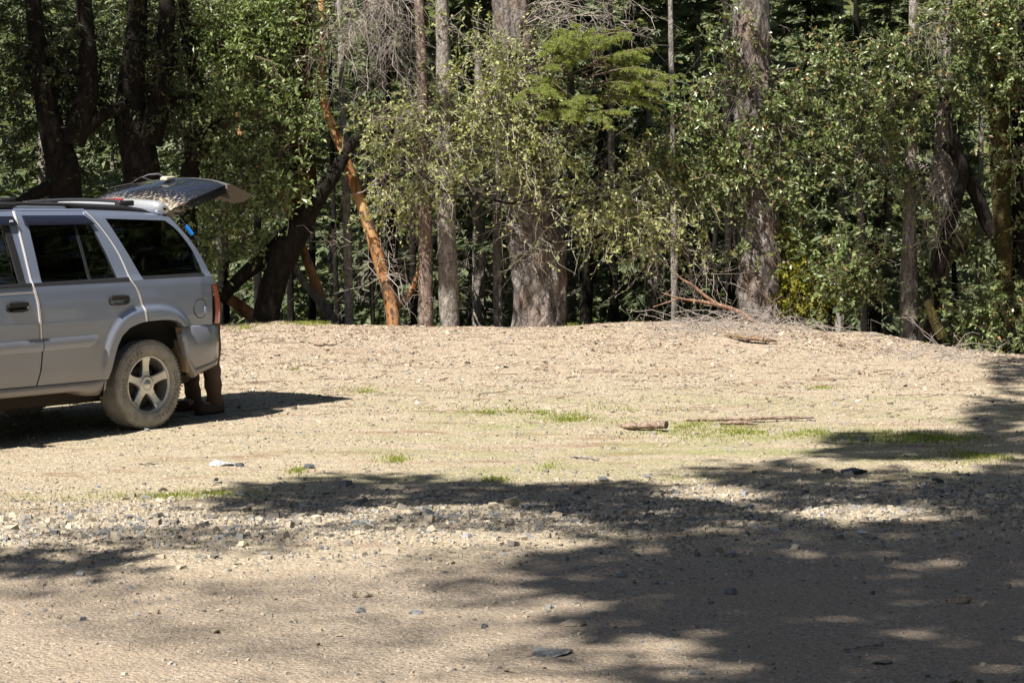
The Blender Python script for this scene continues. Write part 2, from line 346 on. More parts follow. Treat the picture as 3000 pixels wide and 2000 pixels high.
# ------------------------------------------------------------------ trees
def tube_np(paths, rad, sides=3):
    """many tubes at once: paths (N,K,3), rad (N,K)"""
    N, K = paths.shape[:2]
    t = unit(np.gradient(paths, axis=1)); ref = np.where(np.abs(t[..., 2:3]) < .9, np.array([0, 0, 1.]), np.array([1., 0, 0]))
    a = unit(np.cross(t, ref)); b = np.cross(t, a); an = np.linspace(0, 2*np.pi, sides, endpoint=False)
    V = paths[:, :, None]+rad[:, :, None, None]*(np.cos(an)[:, None]*a[:, :, None]+np.sin(an)[:, None]*b[:, :, None])
    i = np.arange(N*K*sides).reshape(N, K, sides); j = np.roll(i, -1, 2)
    F = np.stack([i[:, :-1], j[:, :-1], j[:, 1:], i[:, 1:]], -1).reshape(-1, 4)
    return V.reshape(-1, 3), F
def curves(s, d, L, K=5, droop=.3, wob=.15):
    """N wobbly curves from s along d of length L"""
    N = len(s); t = np.linspace(0, 1, K)
    off = np.cumsum(rng.normal(size=(N, K, 3))*wob/K**.5, 1)*t[None, :, None]
    p = s[:, None]+(d[:, None]*t[None, :, None]+off)*L[:, None, None]
    p[..., 2] -= droop*L[:, None]*t[None]**2
    return p
def leaves_on(paths, per, L, W, fold=.25, up=.5, spread=.9, t0=.15):
    """two-triangle folded leaves along curves"""
    N, K = paths.shape[:2]; t = np.tile(np.linspace(t0, 1, per), (N, 1))+U(-.05, .05, (N, per)); t = np.clip(t, 0, .999)*(K-1)
    i = t.astype(int); f = (t-i)[..., None]; n = np.arange(N)[:, None]
    p = paths[n, i]*(1-f)+paths[n, i+1]*f; d = unit(paths[n, i+1]-paths[n, i])
    side = unit(rng.normal(size=p.shape)+np.array([0, -.25, .1])); side = unit(side-(side*d).sum(-1, keepdims=True)*d)
    ld = unit(d*.55+side*spread+np.array([0, 0, -.18]))
    nr = unit(rng.normal(size=p.shape)*.7+np.array([-.25, -.35, up])); w = unit(np.cross(ld, nr)); nr = np.cross(w, ld)
    l = L*U(.5, 1.28, p.shape[:2])[..., None]; ww = W*U(.75, 1.15, p.shape[:2])[..., None]*.5
    m = p+ld*l*.5
    V = np.stack([p, m+w*ww+nr*fold*ww, p+ld*l-nr*l*.06, m-w*ww+nr*fold*ww], -2).reshape(-1, 4, 3)
    b = np.arange(len(V))[:, None]*4
    F = np.concatenate([b+np.array([[0, 1, 2]]), b+np.array([[0, 2, 3]])])
    return V.reshape(-1, 3), F
def blobpts(n, c, r, shell=.55):
    d = unit(rng.normal(size=(n, 3))); k = (shell+(1-shell)*U(0, 1, n))**.6
    return np.asarray(c)+d*np.asarray(r)*k[:, None]
def spray(mb, cl, bark=0, leaf=1, twigr=.0035):
    """leafy twigs through a cloud: dict(c, r, n, len, per, L, W, droop)"""
    n = cl['n']; k = max(3, int(n/cl.get('clump', 9))); h = blobpts(k, cl['c'], cl['r'], cl.get('shell', .25))
    s = h[rng.integers(0, k, n)]+rng.normal(size=(n, 3))*cl.get('cr', .085)
    d = unit((s-np.asarray(cl['c']))/np.asarray(cl['r'])*.6+rng.normal(size=(n, 3))*.6+np.array([0, -.25, cl.get('rise', .0)]))
    L = cl['len']*U(.5, 1.3, n); p = curves(s, d, L, 5, cl.get('droop', .25), .25)
    K = 5; V, F = tube_np(p, twigr*np.linspace(1.3, .4, K)[None]*U(.6, 1.5, n)[:, None]); mb.add(V, F, bark)
    if cl.get('per', 0):
        V, F = leaves_on(p, cl['per'], cl['L'], cl['W'], up=cl.get('up', .5)); mb.add(V, F, leaf)
    return s
def branches(mb, a, pts, r0, m=0, sag=.12, K=7, sides=5):
    n = len(pts); t = np.linspace(0, 1, K); a = np.broadcast_to(np.asarray(a, float), (n, 3))
    L = np.linalg.norm(pts-a, axis=1)
    p = a[:, None]+(pts-a)[:, None]*t[None, :, None]; w = np.cumsum(rng.normal(size=(n, K, 3))*.10, 1); w -= w[:, -1:]*t[None, :, None]
    p = p+w*L[:, None, None]*np.sin(t*np.pi)[None, :, None]; p[..., 2] += sag*L[:, None]*np.sin(t*np.pi)[None]
    V, F = tube_np(p, r0*np.linspace(1, .25, K)[None]*U(.6, 1.1, n)[:, None], sides); mb.add(V, F, m)
    return p
def trunk_mesh(pts, rad, sides=20, step=.07, amp=.06, ns=9, flare=0.0, zs=.3, seed=0):
    """tapering trunk through pts with furrowed relief"""
    pts = np.asarray(pts, float); rad = np.asarray(rad, float)
    L = np.concatenate([[0], np.cumsum(np.linalg.norm(np.diff(pts, axis=0), axis=1))]); n = max(6, int(L[-1]/step))
    s = np.linspace(0, L[-1], n)
    # smooth interpolation
    from_ = np.stack([np.interp(s, L, pts[:, k]) for k in range(3)], -1); r = np.interp(s, L, rad)
    ker = max(1, int(.25/step)); ker = min(ker, n//4)
    if ker > 1:
        pad = lambda x: np.concatenate([np.repeat(x[:1], ker, 0), x, np.repeat(x[-1:], ker, 0)])
        w = np.hanning(2*ker+1); w /= w.sum()
        for k in range(3):
            q = from_[:, k]; e0 = q[0]-(q[1:ker+1]-q[0])[::-1]; e1 = q[-1]-(q[-ker-1:-1]-q[-1])[::-1]
            from_[:, k] = np.convolve(np.concatenate([e0, q, e1]), w, 'valid')
        r = np.convolve(np.concatenate([np.repeat(r[0], ker), r, np.repeat(r[-1], ker)]), w, 'valid')
    if flare: r = r*(1+flare*np.exp(-(s)/.35))
    t = unit(np.gradient(from_, axis=0)); ref = np.array([0, 1., 0]) if abs(t[0][1]) < .9 else np.array([1., 0, 0])
    a = unit(np.cross(t, ref)); b = np.cross(t, a); an = np.linspace(0, 2*np.pi, sides, endpoint=False)
    dirs = np.cos(an)[None, :, None]*a[:, None]+np.sin(an)[None, :, None]*b[:, None]
    q = from_[:, None]+dirs*r[:, None, None]
    qq = q*np.array([1, 1, zs])+seed*3.7
    dv = amp*(vn(qq, ns)+.6*vn(qq, ns*2.1))*1.4+.10*vn(q+seed, 1.6)
    q = q+dirs*(dv*r[:, None])[..., None]
    return q
def tree(name, label, group=None, base=None):
    return thing(name, label, 'tree', (0, 0, 0) if base is None else base, group)
def set_origin(root, base):
    """root Empty at the foot of the tree; its parts keep world coordinates"""
    root.location = base
    for ch in root.children: ch.matrix_parent_inverse = Matrix.Translation(-Vector(base))
def stem(root, name, pts, rad, mat, **kw):
    mb = MB(); q = trunk_mesh(pts, rad, **kw); mb.grid(q, closeu=True)
    for k, fl in ((0, False), (-1, True)):
        c = q[k].mean(0); i = np.arange(q.shape[1]); mb.add(np.concatenate([q[k], c[None]]), np.stack([i, np.roll(i, -1), np.full(len(i), len(i))], -1))
    return mb.obj(name, mat, root, smooth=True)
def px_trunk(rows, Y, down=True):
    """rows of (x, y, width) in 2352-wide photo pixels from the foot up -> points, radii"""
    pts = [D(x, y, Y[i] if isinstance(Y, (list, tuple)) else Y) for i, (x, y, w) in enumerate(rows)]
    rad = [w*S_/2/FP*p[1] for (x, y, w), p in zip(rows, pts)]
    if down:
        g = float(G(pts[0][0], pts[0][1])); z = min(pts[0][2], g)-.35
        pts.insert(0, np.array([pts[0][0]-(pts[1][0]-pts[0][0])*.2, pts[0][1], z])); rad.insert(0, rad[0]*1.05)
    return pts, rad
def extend(pts, rad, top, r_end=.08, lean=.0, bend=0.0):
    """carry the trunk on above the picture up to height top"""
    p, q = pts[-1], pts[-2]; d = (p-q)/max(1e-6, p[2]-q[2]); d[2] = 1
    for k in (.25, .5, .75, 1):
        h = (top-p[2])*k; pts.append(p+np.array([d[0]*h*.35+lean*h, d[1]*h*.35+bend*h, h])); rad.append(rad[-1]*(1-k)*.6+r_end*k+.4*rad[-1]*(1-k))
    return pts, rad
def LAYER(Y): return Y if Y > 33.3 else 33.45-(33.3-Y)*.26      # leaves hang close in front of the trunks
def cl(x, y, rx, ry, Y, dY, n, length, per, L, W, **kw):
    """leaf cloud given in 2352-wide photo pixels"""
    Y = LAYER(Y); dY = dY*.45; c = D(x, y, Y); k = S_/FP*Y
    return dict(c=c, r=np.array([rx*k, dY, ry*k]), n=n, len=length, per=per, L=L, W=W, **kw)
def crown(root, clouds, mats, anchor=None, name='crown', twigr=.0035, br=.012, nb=4):
    mb = MB()
    for i, c in enumerate(clouds):
        s = spray(mb, c, 0, 1, twigr)
        if anchor is not None:
            a = np.asarray(anchor[i] if isinstance(anchor, list) else anchor)
            if a.ndim == 2: a = a[np.argmin(((a-np.asarray(c['c']))**2).sum(1))]
            pr = branches(mb, a, s[:nb], br)[:, 2:].reshape(-1, 3)
            # finer wood from the cloud's heart to its twigs
            m = min(len(s)-nb, max(6, len(s)//3)); q = s[nb:nb+m]; near = pr[np.argmin(((q[:, None]-pr[None])**2).sum(-1)+rng.uniform(0, .15, (m, len(pr))), 1)]; branches(mb, near, q, br*.42, K=5, sides=4, sag=.05)
    return mb.obj(name, mats, root)
def cards(n, pos, L, W, up=.4, down=.25):
    d = unit(rng.normal(size=(n, 3))+np.array([0, 0, -down])); nr = unit(rng.normal(size=(n, 3))+np.array([-.3, -.4, up])); w = unit(np.cross(d, nr))
    l = L*U(.6, 1.3, n)[:, None]; ww = W*U(.7, 1.2, n)[:, None]*.5; m = pos+d*l*.5
    V = np.stack([pos, m+w*ww, pos+d*l, m-w*ww], 1); return V.reshape(-1, 3), np.arange(n*4).reshape(n, 4)
def conifer_mesh(name, H, R, z0, nb, mats, per=26, L=.32, W=.09, droop=.25, seed=0):
    """whorled boughs, each a drooping limb with flat needle sprays hanging off it"""
    mb = MB(); z = np.sort(z0+(H-z0)*U(0, 1, nb)**.85); a = np.arange(nb)*2.4+U(-.4, .4, nb)
    k = 1-(z-z0)/(H-z0); ln = R*(.12+.88*k**.8)*U(.6, 1.1, nb); r0 = (1-z/H*.9)*.05*H/12
    s = np.stack([0*z, 0*z, z], -1); d = np.stack([np.cos(a), np.sin(a), .25-.25*k], -1)
    p = curves(s, d, ln, 6, droop, .12)
    V, F = tube_np(p, .010*ln[:, None]*np.linspace(1, .2, 6)[None], 4); mb.add(V, F, 0)
    # side sprays
    t = np.sort(U(.18, 1, (nb, per)), 1)*5*.999; i = t.astype(int); f = (t-i)[..., None]; n = np.arange(nb)[:, None]
    q = p[n, i]*(1-f)+p[n, i+1]*f; dd = unit(p[n, i+1]-p[n, i]); sd = np.stack([-dd[..., 1], dd[..., 0], 0*dd[..., 0]], -1)*np.where(np.arange(per) % 2, 1, -1)[None, :, None]
    ld = unit(dd*.7+sd*U(.4, 1.1, (nb, per, 1))+np.array([0, 0, -.22])+rng.normal(size=q.shape)*.18)
    w = unit(np.cross(ld, np.array([0, 0, 1.])+rng.normal(size=q.shape)*.35)); l = L*U(.5, 1.3, (nb, per, 1))*(1.15-t[..., None]/7); ww = W*U(.7, 1.3, (nb, per, 1))*.5
    m = q+ld*l*.45
    Vq = np.stack([q, m+w*ww, q+ld*l+np.array([0, 0, -.05])*l, m-w*ww], -2).reshape(-1, 4, 3)
    mb.add(Vq.reshape(-1, 3), np.arange(len(Vq)*4).reshape(-1, 4), 1)
    # second generation: thin needles-fingers at the sprays
    q2 = (q+ld*l*.5).reshape(-1, 3); ld2 = unit(ld.reshape(-1, 3)+rng.normal(size=q2.shape)*.6); k2 = len(q2)
    w2 = unit(np.cross(ld2, rng.normal(size=q2.shape))); l2 = (l*.75).reshape(-1, 1); V2 = np.stack([q2-w2*W*.14, q2+w2*W*.14, q2+ld2*l2], 1)
    mb.add(V2.reshape(-1, 3), np.arange(k2*3).reshape(-1, 3), 1)
    return mb.me(name, mats)
def bough(mb, a, tip, width, n, needle=.035, m=1, bark=0, droop=.15, dens=1.0):
    """one leafy conifer bough: main limb, branchlets, twiglets set with needles"""
    a, tip = np.asarray(a, float), np.asarray(tip, float); L = np.linalg.norm(tip-a)
    d = unit((tip-a)+np.array([0, 0, droop*L])); p = curves(a[None], d[None], np.array([L]), 8, droop, .05)
    V, F = tube_np(p, .011*L**.5*np.linspace(1, .25, 8)[None], 5); mb.add(V, F, bark)
    t = U(.25, .999, n)*7; i = t.astype(int); f = (t-i)[:, None]; q = p[0][i]*(1-f)+p[0][i+1]*f
    dd = unit(p[0][i+1]-p[0][i]); sd = unit(np.cross(dd, np.array([0, 0, 1.])))*np.where(U(0, 1, n) < .5, -1, 1)[:, None]
    ld = unit(dd*.8+sd*U(.5, 1.0, n)[:, None]+rng.normal(size=(n, 3))*.12); ll = width*U(.4, 1.0, n)*(1.15-t/9)
    b = curves(q, ld, ll, 6, .3, .12); V, F = tube_np(b, .0028*np.linspace(1, .4, 6)[None]*np.ones((n, 1)), 3); mb.add(V, F, bark)
    # twiglets
    k = 7; t2 = np.tile(np.linspace(.15, .98, k), (n, 1))*5; i2 = t2.astype(int); f2 = (t2-i2)[..., None]; nn = np.arange(n)[:, None]
    q2 = (b[nn, i2]*(1-f2)+b[nn, i2+1]*f2).reshape(-1, 3); d2 = unit(b[nn, i2+1]-b[nn, i2]).reshape(-1, 3)
    s2 = unit(np.cross(d2, np.array([0, 0, 1.])+rng.normal(size=d2.shape)*.3))*np.tile(np.where(np.arange(k) % 2, 1, -1), n)[:, None]
    l2 = width*.32*U(.5, 1.1, len(q2)); c2 = curves(q2, unit(d2*.8+s2*.8), l2, 4, .25, .1)
    allp = [(b, 5), (c2, 3)]
    for path, K1 in allp:
        N = len(path); per = int((26 if K1 == 3 else 34)*dens); t3 = U(0, .999, (N, per))*K1; i3 = t3.astype(int); f3 = (t3-i3)[..., None]; n3 = np.arange(N)[:, None]
        q3 = (path[n3, i3]*(1-f3)+path[n3, i3+1]*f3).reshape(-1, 3); d3 = unit(path[n3, i3+1]-path[n3, i3]).reshape(-1, 3)
        r3 = unit(rng.normal(size=q3.shape)+np.array([0, 0, .3])); l3 = needle*U(.7, 1.2, len(q3))[:, None]
        e = unit(d3*.7+r3*.8); w = unit(np.cross(e, rng.normal(size=e.shape)))*.0028
        V = np.stack([q3-w, q3+w, q3+e*l3], 1).reshape(-1, 3); mb.add(V, np.arange(len(V)).reshape(-1, 3), m)
def deadtwigs(mb, a, tips, r=.008, sub=9, m=0, droop=.35, subl=.45):
    """bare drooping branches with twigs on twigs"""
    p = branches(mb, a, tips, r, m, sag=.15, K=8, sides=4); N = len(p)
    t = U(.25, .99, (N, sub))*7; i = t.astype(int); f = (t-i)[..., None]; n = np.arange(N)[:, None]
    q = (p[n, i]*(1-f)+p[n, i+1]*f).reshape(-1, 3); dd = unit(p[n, i+1]-p[n, i]).reshape(-1, 3)
    c = curves(q, unit(dd*.6+rng.normal(size=q.shape)*.6), subl*U(.4, 1.2, len(q)), 6, droop, .3); V, F = tube_np(c, r*.38*np.linspace(1, .35, 6)[None]*np.ones((len(c), 1)), 3); mb.add(V, F, m)
    k = 4; i = rng.integers(1, 5, (len(c), k)); q = c[np.arange(len(c))[:, None], i].reshape(-1, 3)
    c2 = curves(q, unit(rng.normal(size=q.shape)+np.array([0, 0, -.2])), subl*.45*U(.4, 1.2, len(q)), 4, droop, .3); V, F = tube_np(c2, r*.24*np.linspace(1, .4, 4)[None]*np.ones((len(c2), 1)), 3); mb.add(V, F, m)
# ------------------------------------------------------------------ the car
CA = math.radians(51); CP = math.radians(1.0)
CARR = np.array([math.cos(CA)*math.cos(CP), math.sin(CA)*math.cos(CP), math.sin(CP)])       # towards its tail
CARL = np.array([math.sin(CA), -math.cos(CA), 0]); CARU = np.cross(CARL, CARR); CARU = CARU*np.sign(CARU[2])
_y0 = FP*.752/261.5
CARO = P(440.5, 1126, _y0)-.93*CARL-.376*CARU          # under the rear axle
def car_matrix():
    f = -CARR
    return Matrix(((f[0], CARL[0], CARU[0], CARO[0]), (f[1], CARL[1], CARU[1], CARO[1]), (f[2], CARL[2], CARU[2], CARO[2]), (0, 0, 0, 1)))
def cw(u, v, w): return CARO-u*CARR+v*CARL+w*CARU
PW = np.array([(.30, .86), (.40, .895), (.46, .915), (.55, .930), (.75, .943), (.95, .949), (1.1, .946), (1.21, .937), (1.262, .926), (1.30, .905), (1.5, .842), (1.7, .77), (1.80, .728), (1.86, .69), (1.9, .66)])
PU = np.array([(-1.03, .20), (-1.0, .52), (-.96, .70), (-.90, .835), (-.83, .893), (-.75, .922), (-.6, .940), (-.3, .948), (2.9, .948), (3.3, .935), (3.5, .90), (3.66, .80), (3.76, .55), (3.78, .2)])
PU[:, 1] /= .948
def V_(u, w):
    e = np.minimum(*[(np.abs((u-c)/.56)**2.6+(np.maximum(w-.40, 0)/.66)**2.6)**(1/2.6) for c in (0, 2.87)])
    fl = .026*ss(1.0, .91, e)*ss(.2, .55, w)*(w > .4)
    return np.interp(w, PW[:, 0], PW[:, 1])*np.interp(u, PU[:, 0], PU[:, 1])+fl
def wg(u): return np.interp(u, [-.46, -.31, 0, .475, 1.24, 1.75], [1.775, 1.797, 1.822, 1.848, 1.864, 1.862])
def res(c, n):
    c = np.asarray(c, float); L = np.concatenate([[0], np.cumsum(np.linalg.norm(np.diff(c, axis=0), axis=1))]); s = np.linspace(0, L[-1], n)
    return np.stack([np.interp(s, L, c[:, k]) for k in range(c.shape[1])], -1)
def spl(c, n=60):
    """rounded version of a polyline"""
    c = np.asarray(c, float); m = len(c); t = np.linspace(0, m-1, n); i = np.clip(t.astype(int), 0, m-2); f = (t-i)[:, None]
    g = lambda k: c[np.clip(k, 0, m-1)]
    a, b, d, e = g(i-1), g(i), g(i+1), g(i+2)
    return .5*(2*b+(d-a)*f+(2*a-5*b+4*d-e)*f*f+(3*b-a-3*d+e)*f**3)
def coons(b, t, l, r, nu, nw):
    b, t, l, r = res(b, nu), res(t, nu), res(l, nw), res(r, nw); s = np.linspace(0, 1, nu)[:, None, None]; q = np.linspace(0, 1, nw)[None, :, None]
    return (1-q)*b[:, None]+q*t[:, None]+(1-s)*l[None]+s*r[None]-((1-s)*(1-q)*b[0]+s*(1-q)*b[-1]+(1-s)*q*t[0]+s*q*t[-1])
def quad(p00, p10, p11, p01, nu=12, nw=8): return coons([p00, p10], [p01, p11], [p00, p01], [p10, p11], nu, nw)
def sheet(mb, g, s, off=0.0, fl=.02, m=0, vfun=None):
    """put a (u,w) grid on the car's flank of side s; fl = depth of the turned-in edge"""
    u, w = g[..., 0], g[..., 1]; v = ((vfun or V_)(u, w)+off)*s
    Q = np.stack([u, v, w], -1); mb.grid(Q, m)
    if fl:
        per = np.concatenate([Q[:, 0], Q[-1, 1:], Q[-2::-1, -1], Q[0, -2:0:-1]]); inn = per.copy(); inn[:, 1] -= s*fl
        mb.grid(np.stack([per, inn], 1).transpose(1, 0, 2), m, closeu=True)
B_GAP = [(1.223, .452), (1.190, .576), (1.180, .70), (1.180, .826), (1.188, .97), (1.203, 1.116), (1.225, 1.21), (1.240, 1.262)]
B_UP = [(1.240, 1.262), (1.243, 1.42), (1.242, 1.57), (1.237, 1.766), (1.226, 1.860)]
C_GAP = [(.054, .915), (.068, .99), (.087, 1.071), (.112, 1.15), (.146, 1.213), (.185, 1.262)]
C_UP = [(.185, 1.262), (.231, 1.441), (.285, 1.57), (.347, 1.678), (.42, 1.78), (.483, 1.846)]
ARCH = [(.480, .452), (.455, .526), (.425, .63), (.388, .736), (.342, .81), (.254, .873), (.15, .902), (.054, .915)]
ARCHR = [(.054, .915), (-.10, .918), (-.20, .914), (-.28, .900), (-.33, .872), (-.355, .848)]
GP = .006
def car():
    paint, n_ = None, None
    m, nt, n, out = newmat('silver_paint'); tc = n('TexCoord').outputs['Object']; z = n('SeparateXYZ', {0: tc}).outputs[2]
    ns = n('TexNoise', {'Vector': tc, 'Scale': 3.5, 'Detail': 6}).outputs[0]; fine = n('TexNoise', {'Vector': tc, 'Scale': 90, 'Detail': 4}).outputs[0]
    dk = n('MapRange', {0: math_(n, 'ADD', z, math_(n, 'MULTIPLY', ns, .35)), 1: 1.10, 2: .55, 3: .02, 4: .62}).outputs[0]
    pa = n('BsdfPrincipled', {'Base Color': (.265, .31, .43, 1), 'Metallic': .5, 'Roughness': .32, 'Coat Weight': .8, 'Coat Roughness': .03})
    du = n('BsdfPrincipled', {'Base Color': (.31, .255, .19, 1), 'Roughness': .7, 'Specular IOR Level': .15})
    sp = ramp(n, n('TexNoise', {'Vector': tc, 'Scale': 55, 'Detail': 2}).outputs[0], [(.76, (0,)*3), (.80, (.35,)*3)])
    mx = n('MixShader', {0: math_(n, 'ADD', dk, sp, True), 1: pa.outputs[0], 2: du.outputs[0]}); nt.links.new(mx.outputs[0], out.inputs[0]); paint = m
    black = simple('black_plastic', (.022, .022, .024), .5, var=.2)
    edge = simple('edge_strip', (.74, .72, .70), .4, .3)
    rubber = simple('window_seal', (.02, .02, .022), .55)
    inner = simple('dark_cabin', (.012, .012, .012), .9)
    m, nt, n, out = newmat('privacy_glass'); fr = n('Fresnel', {'IOR': 1.24}).outputs[0]
    mx = n('MixShader', {0: fr, 1: n('BsdfTransparent', {'Color': (.05, .055, .06, 1)}).outputs[0], 2: n('BsdfGlossy', {'Roughness': .02, 'Color': (.8, .85, .95, 1)}).outputs[0]}); nt.links.new(mx.outputs[0], out.inputs[0]); glass = m
    m, nt, n, out = newmat('clear_glass'); mx = n('MixShader', {0: .12, 1: n('BsdfTransparent', {'Color': (.8, .85, .83, 1)}).outputs[0], 2: n('BsdfGlossy', {'Roughness': .02}).outputs[0]}); nt.links.new(mx.outputs[0], out.inputs[0]); clear = m
    beige = simple('beige_cloth', (.36, .31, .25), .9, var=.1); trimm = simple('liftgate_trim', (.19, .158, .125), .7, var=.1)
    alloy = simple('alloy', (.62, .62, .63), .28, .85, var=.08, scale=20); chrome = simple('steel', (.6, .6, .6), .2, 1)
    m, nt, n, out = newmat('dusty_tyre'); tc = n('TexCoord').outputs['Object']
    r_ = n('TexNoise', {'Vector': tc, 'Scale': 11, 'Detail': 7, 'Roughness': .65}).outputs[0]
    b = n('BsdfPrincipled', {'Base Color': ramp(n, r_, [(.3, (.20, .19, .175)), (.55, (.33, .315, .29)), (.75, (.42, .40, .37))]), 'Roughness': .9, 'Specular IOR Level': .15}); nt.links.new(b.outputs[0], out.inputs[0]); tyre_m = m
    letters = simple('tyre_letters', (.06, .055, .05), .8); grime = simple('axle_grime', (.05, .042, .034), .95, var=.3)
    red = simple('red_lens', (.42, .012, .03), .14, spec=.6, coat=.6); clearl = simple('clear_lens', (.34, .10, .09), .15, spec=.6)
    white = simple('silver_spoiler', (.52, .53, .55), .3, .5, coat=.5, var=.04); gold = simple('pinstripe', (.62, .52, .40), .5); mud = simple('mud_flap_mud', (.33, .25, .16), .95, var=.3, scale=40, bump=.5)
    root = thing('suv', 'silver grey four-door SUV parked with its muddy liftgate raised', 'car')
    root.matrix_world = car_matrix()
    # ---- body: quarter panels, fenders, roof, pillars, bonnet, underbody
    mb = MB()
    for s in (1, -1):
        q = [(.054-GP, .915)]+ARCHR[1:]
        low = q+[(-.50, .850), (-.745, .846)]
        sheet(mb, coons(low, [(.185-GP, 1.262), (-.30, 1.264), (-.745, 1.264)], [(u-GP, w) for u, w in C_GAP], [(-.745, .846), (-.750, 1.05), (-.745, 1.264)], 60, 22), s, .009)
        sheet(mb, quad((-.745, 1.19), (-.90, 1.19), (-.80, 1.264), (-.745, 1.264), 6, 4), s, fl=0)                # above the lamp
        # C pillar, roof side above the quarter window, thin D pillar
        sheet(mb, coons([(.185-GP, 1.262), (.055, 1.262)], [(.483-GP, 1.846), (.31, 1.838)], [(u-GP, w) for u, w in C_UP], [(.055, 1.262), (.14, 1.45), (.22, 1.62), (.301, 1.78), (.31, 1.838)], 6, 24), s, .009)
        sheet(mb, coons([(.301, 1.780), (-.376, 1.751)], [(.31, 1.838), (0, 1.822), (-.31, 1.797), (-.44, 1.778)], [(.301, 1.78), (.31, 1.838)], [(-.376, 1.751), (-.44, 1.778)], 24, 5), s, fl=.01)
        QR = [(-.681, 1.262), (-.659, 1.36), (-.600, 1.503), (-.490, 1.661), (-.376, 1.751)]; DR = [(-.775, 1.262), (-.735, 1.36), (-.664, 1.503), (-.545, 1.661), (-.44, 1.778)]
        sheet(mb, coons([(-.681, 1.262), (-.775, 1.262)], [(-.376, 1.751), (-.44, 1.778)], spl(QR, 24), spl(DR, 24), 5, 24), s, fl=.012)
        # roof side above the doors and A pillar
        sheet(mb, coons([(1.226-GP, 1.862), (.483, 1.848)], [(1.226, 1.88), (.483, 1.865)], [(1.226, 1.862), (1.226, 1.88)], [(.483, 1.848), (.483, 1.865)], 10, 3), s, fl=0)
        sheet(mb, coons([(2.42, 1.24), (2.34, 1.24)], [(1.80, 1.862), (1.70, 1.852)], [(2.42, 1.24), (2.1, 1.56), (1.80, 1.862)], [(2.34, 1.24), (2.02, 1.55), (1.70, 1.852)], 4, 16), s)
        # front fender with its arch
        far = [(2.87-u, w) for u, w in ARCH]; farr = [(2.87+.486-.0*u, w) for u, w in ARCH[:1]]
        arch_f = [(2.87-.48, .452), (2.87-.388, .736), (2.87-.254, .873), (2.87-.054, .915), (2.87+.1, .918), (2.87+.28, .90), (2.87+.37, .80), (2.87+.45, .62)]
        sheet(mb, coons([(2.30, .452)]+arch_f+[(3.62, .62)], [(2.31, 1.24), (2.9, 1.20), (3.62, 1.02)], [(2.30, .452), (2.28, .8), (2.31, 1.24)], [(3.62, .62), (3.64, .8), (3.62, 1.02)], 70, 14), s)
        # turned-in lips of the wheel arches (rear)
        lip = np.array([(u, V_(u, w), w) for u, w in ARCH+ARCHR[1:]]); lip2 = lip.copy(); lip2[:, 1] -= .07; lip[:, 1] *= s; lip2[:, 1] *= s
        mb.grid(np.stack([lip, lip2]), 0)
    # roof skin
    us = np.linspace(-.44, 1.80, 40); t = np.linspace(-1, 1, 25)
    g0 = np.array([[u, k*(V_(u, wg(u))-.002), wg(u)+.042*(1-abs(k)**2.4)+(.012 if abs(k) < .95 else 0)*ss(-.44, -.2, u)] for u in us for k in t]).reshape(len(us), len(t), 3)
    mb.grid(g0)
    # bonnet and nose
    us = np.linspace(2.36, 3.74, 24)
    mb.grid(np.array([[u, k*np.interp(u, [2.36, 3.3, 3.62, 3.74], [.915, .90, .80, .62]), np.interp(u, [2.36, 2.9, 3.4, 3.66, 3.74], [1.235, 1.20, 1.11, 1.02, .94])+.05*(1-abs(k)**3)] for u in us for k in np.linspace(-1, 1, 17)]).reshape(24, 17, 3))
    ny = np.linspace(-.80, .80, 17)
    mb.grid(np.array([[3.62+.14*(1-(y/.80)**2)+.04*math.sin(3*(w-.45)), y, w] for w in np.linspace(.42, 1.0, 8) for y in ny]).reshape(8, 17, 3))
    mb.obj('body', paint, root, smooth=True)
    # dark inner shell: floor, wheel wells, jambs behind the panel gaps, tailgate frame
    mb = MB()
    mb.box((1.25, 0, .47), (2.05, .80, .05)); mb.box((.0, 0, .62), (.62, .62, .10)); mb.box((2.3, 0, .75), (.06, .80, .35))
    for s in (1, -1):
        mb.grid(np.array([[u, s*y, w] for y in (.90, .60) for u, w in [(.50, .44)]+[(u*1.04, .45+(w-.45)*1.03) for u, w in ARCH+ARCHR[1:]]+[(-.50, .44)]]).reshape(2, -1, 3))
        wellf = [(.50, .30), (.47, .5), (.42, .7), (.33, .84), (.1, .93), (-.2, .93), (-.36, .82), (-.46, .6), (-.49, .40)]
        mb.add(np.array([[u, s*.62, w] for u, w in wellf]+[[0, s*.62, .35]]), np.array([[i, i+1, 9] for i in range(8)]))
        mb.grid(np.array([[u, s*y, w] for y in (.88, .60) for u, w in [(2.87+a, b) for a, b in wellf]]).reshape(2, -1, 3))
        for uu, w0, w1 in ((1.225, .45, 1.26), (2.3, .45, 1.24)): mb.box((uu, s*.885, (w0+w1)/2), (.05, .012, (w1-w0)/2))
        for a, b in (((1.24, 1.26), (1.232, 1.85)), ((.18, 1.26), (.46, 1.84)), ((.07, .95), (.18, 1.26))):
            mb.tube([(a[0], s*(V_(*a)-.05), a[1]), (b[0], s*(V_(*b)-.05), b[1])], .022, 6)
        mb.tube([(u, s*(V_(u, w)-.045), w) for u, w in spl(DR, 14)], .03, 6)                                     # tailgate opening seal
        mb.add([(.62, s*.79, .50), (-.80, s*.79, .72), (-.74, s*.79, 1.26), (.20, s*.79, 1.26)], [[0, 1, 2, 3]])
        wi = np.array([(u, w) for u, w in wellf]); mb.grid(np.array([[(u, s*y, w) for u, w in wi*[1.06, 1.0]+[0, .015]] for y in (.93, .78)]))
        mb.tube([(-.775, s*.80, 1.262), (-.83, s*.79, 1.20), (-.88, s*.775, 1.05), (-.90, s*.77, .80)], .03, 6)
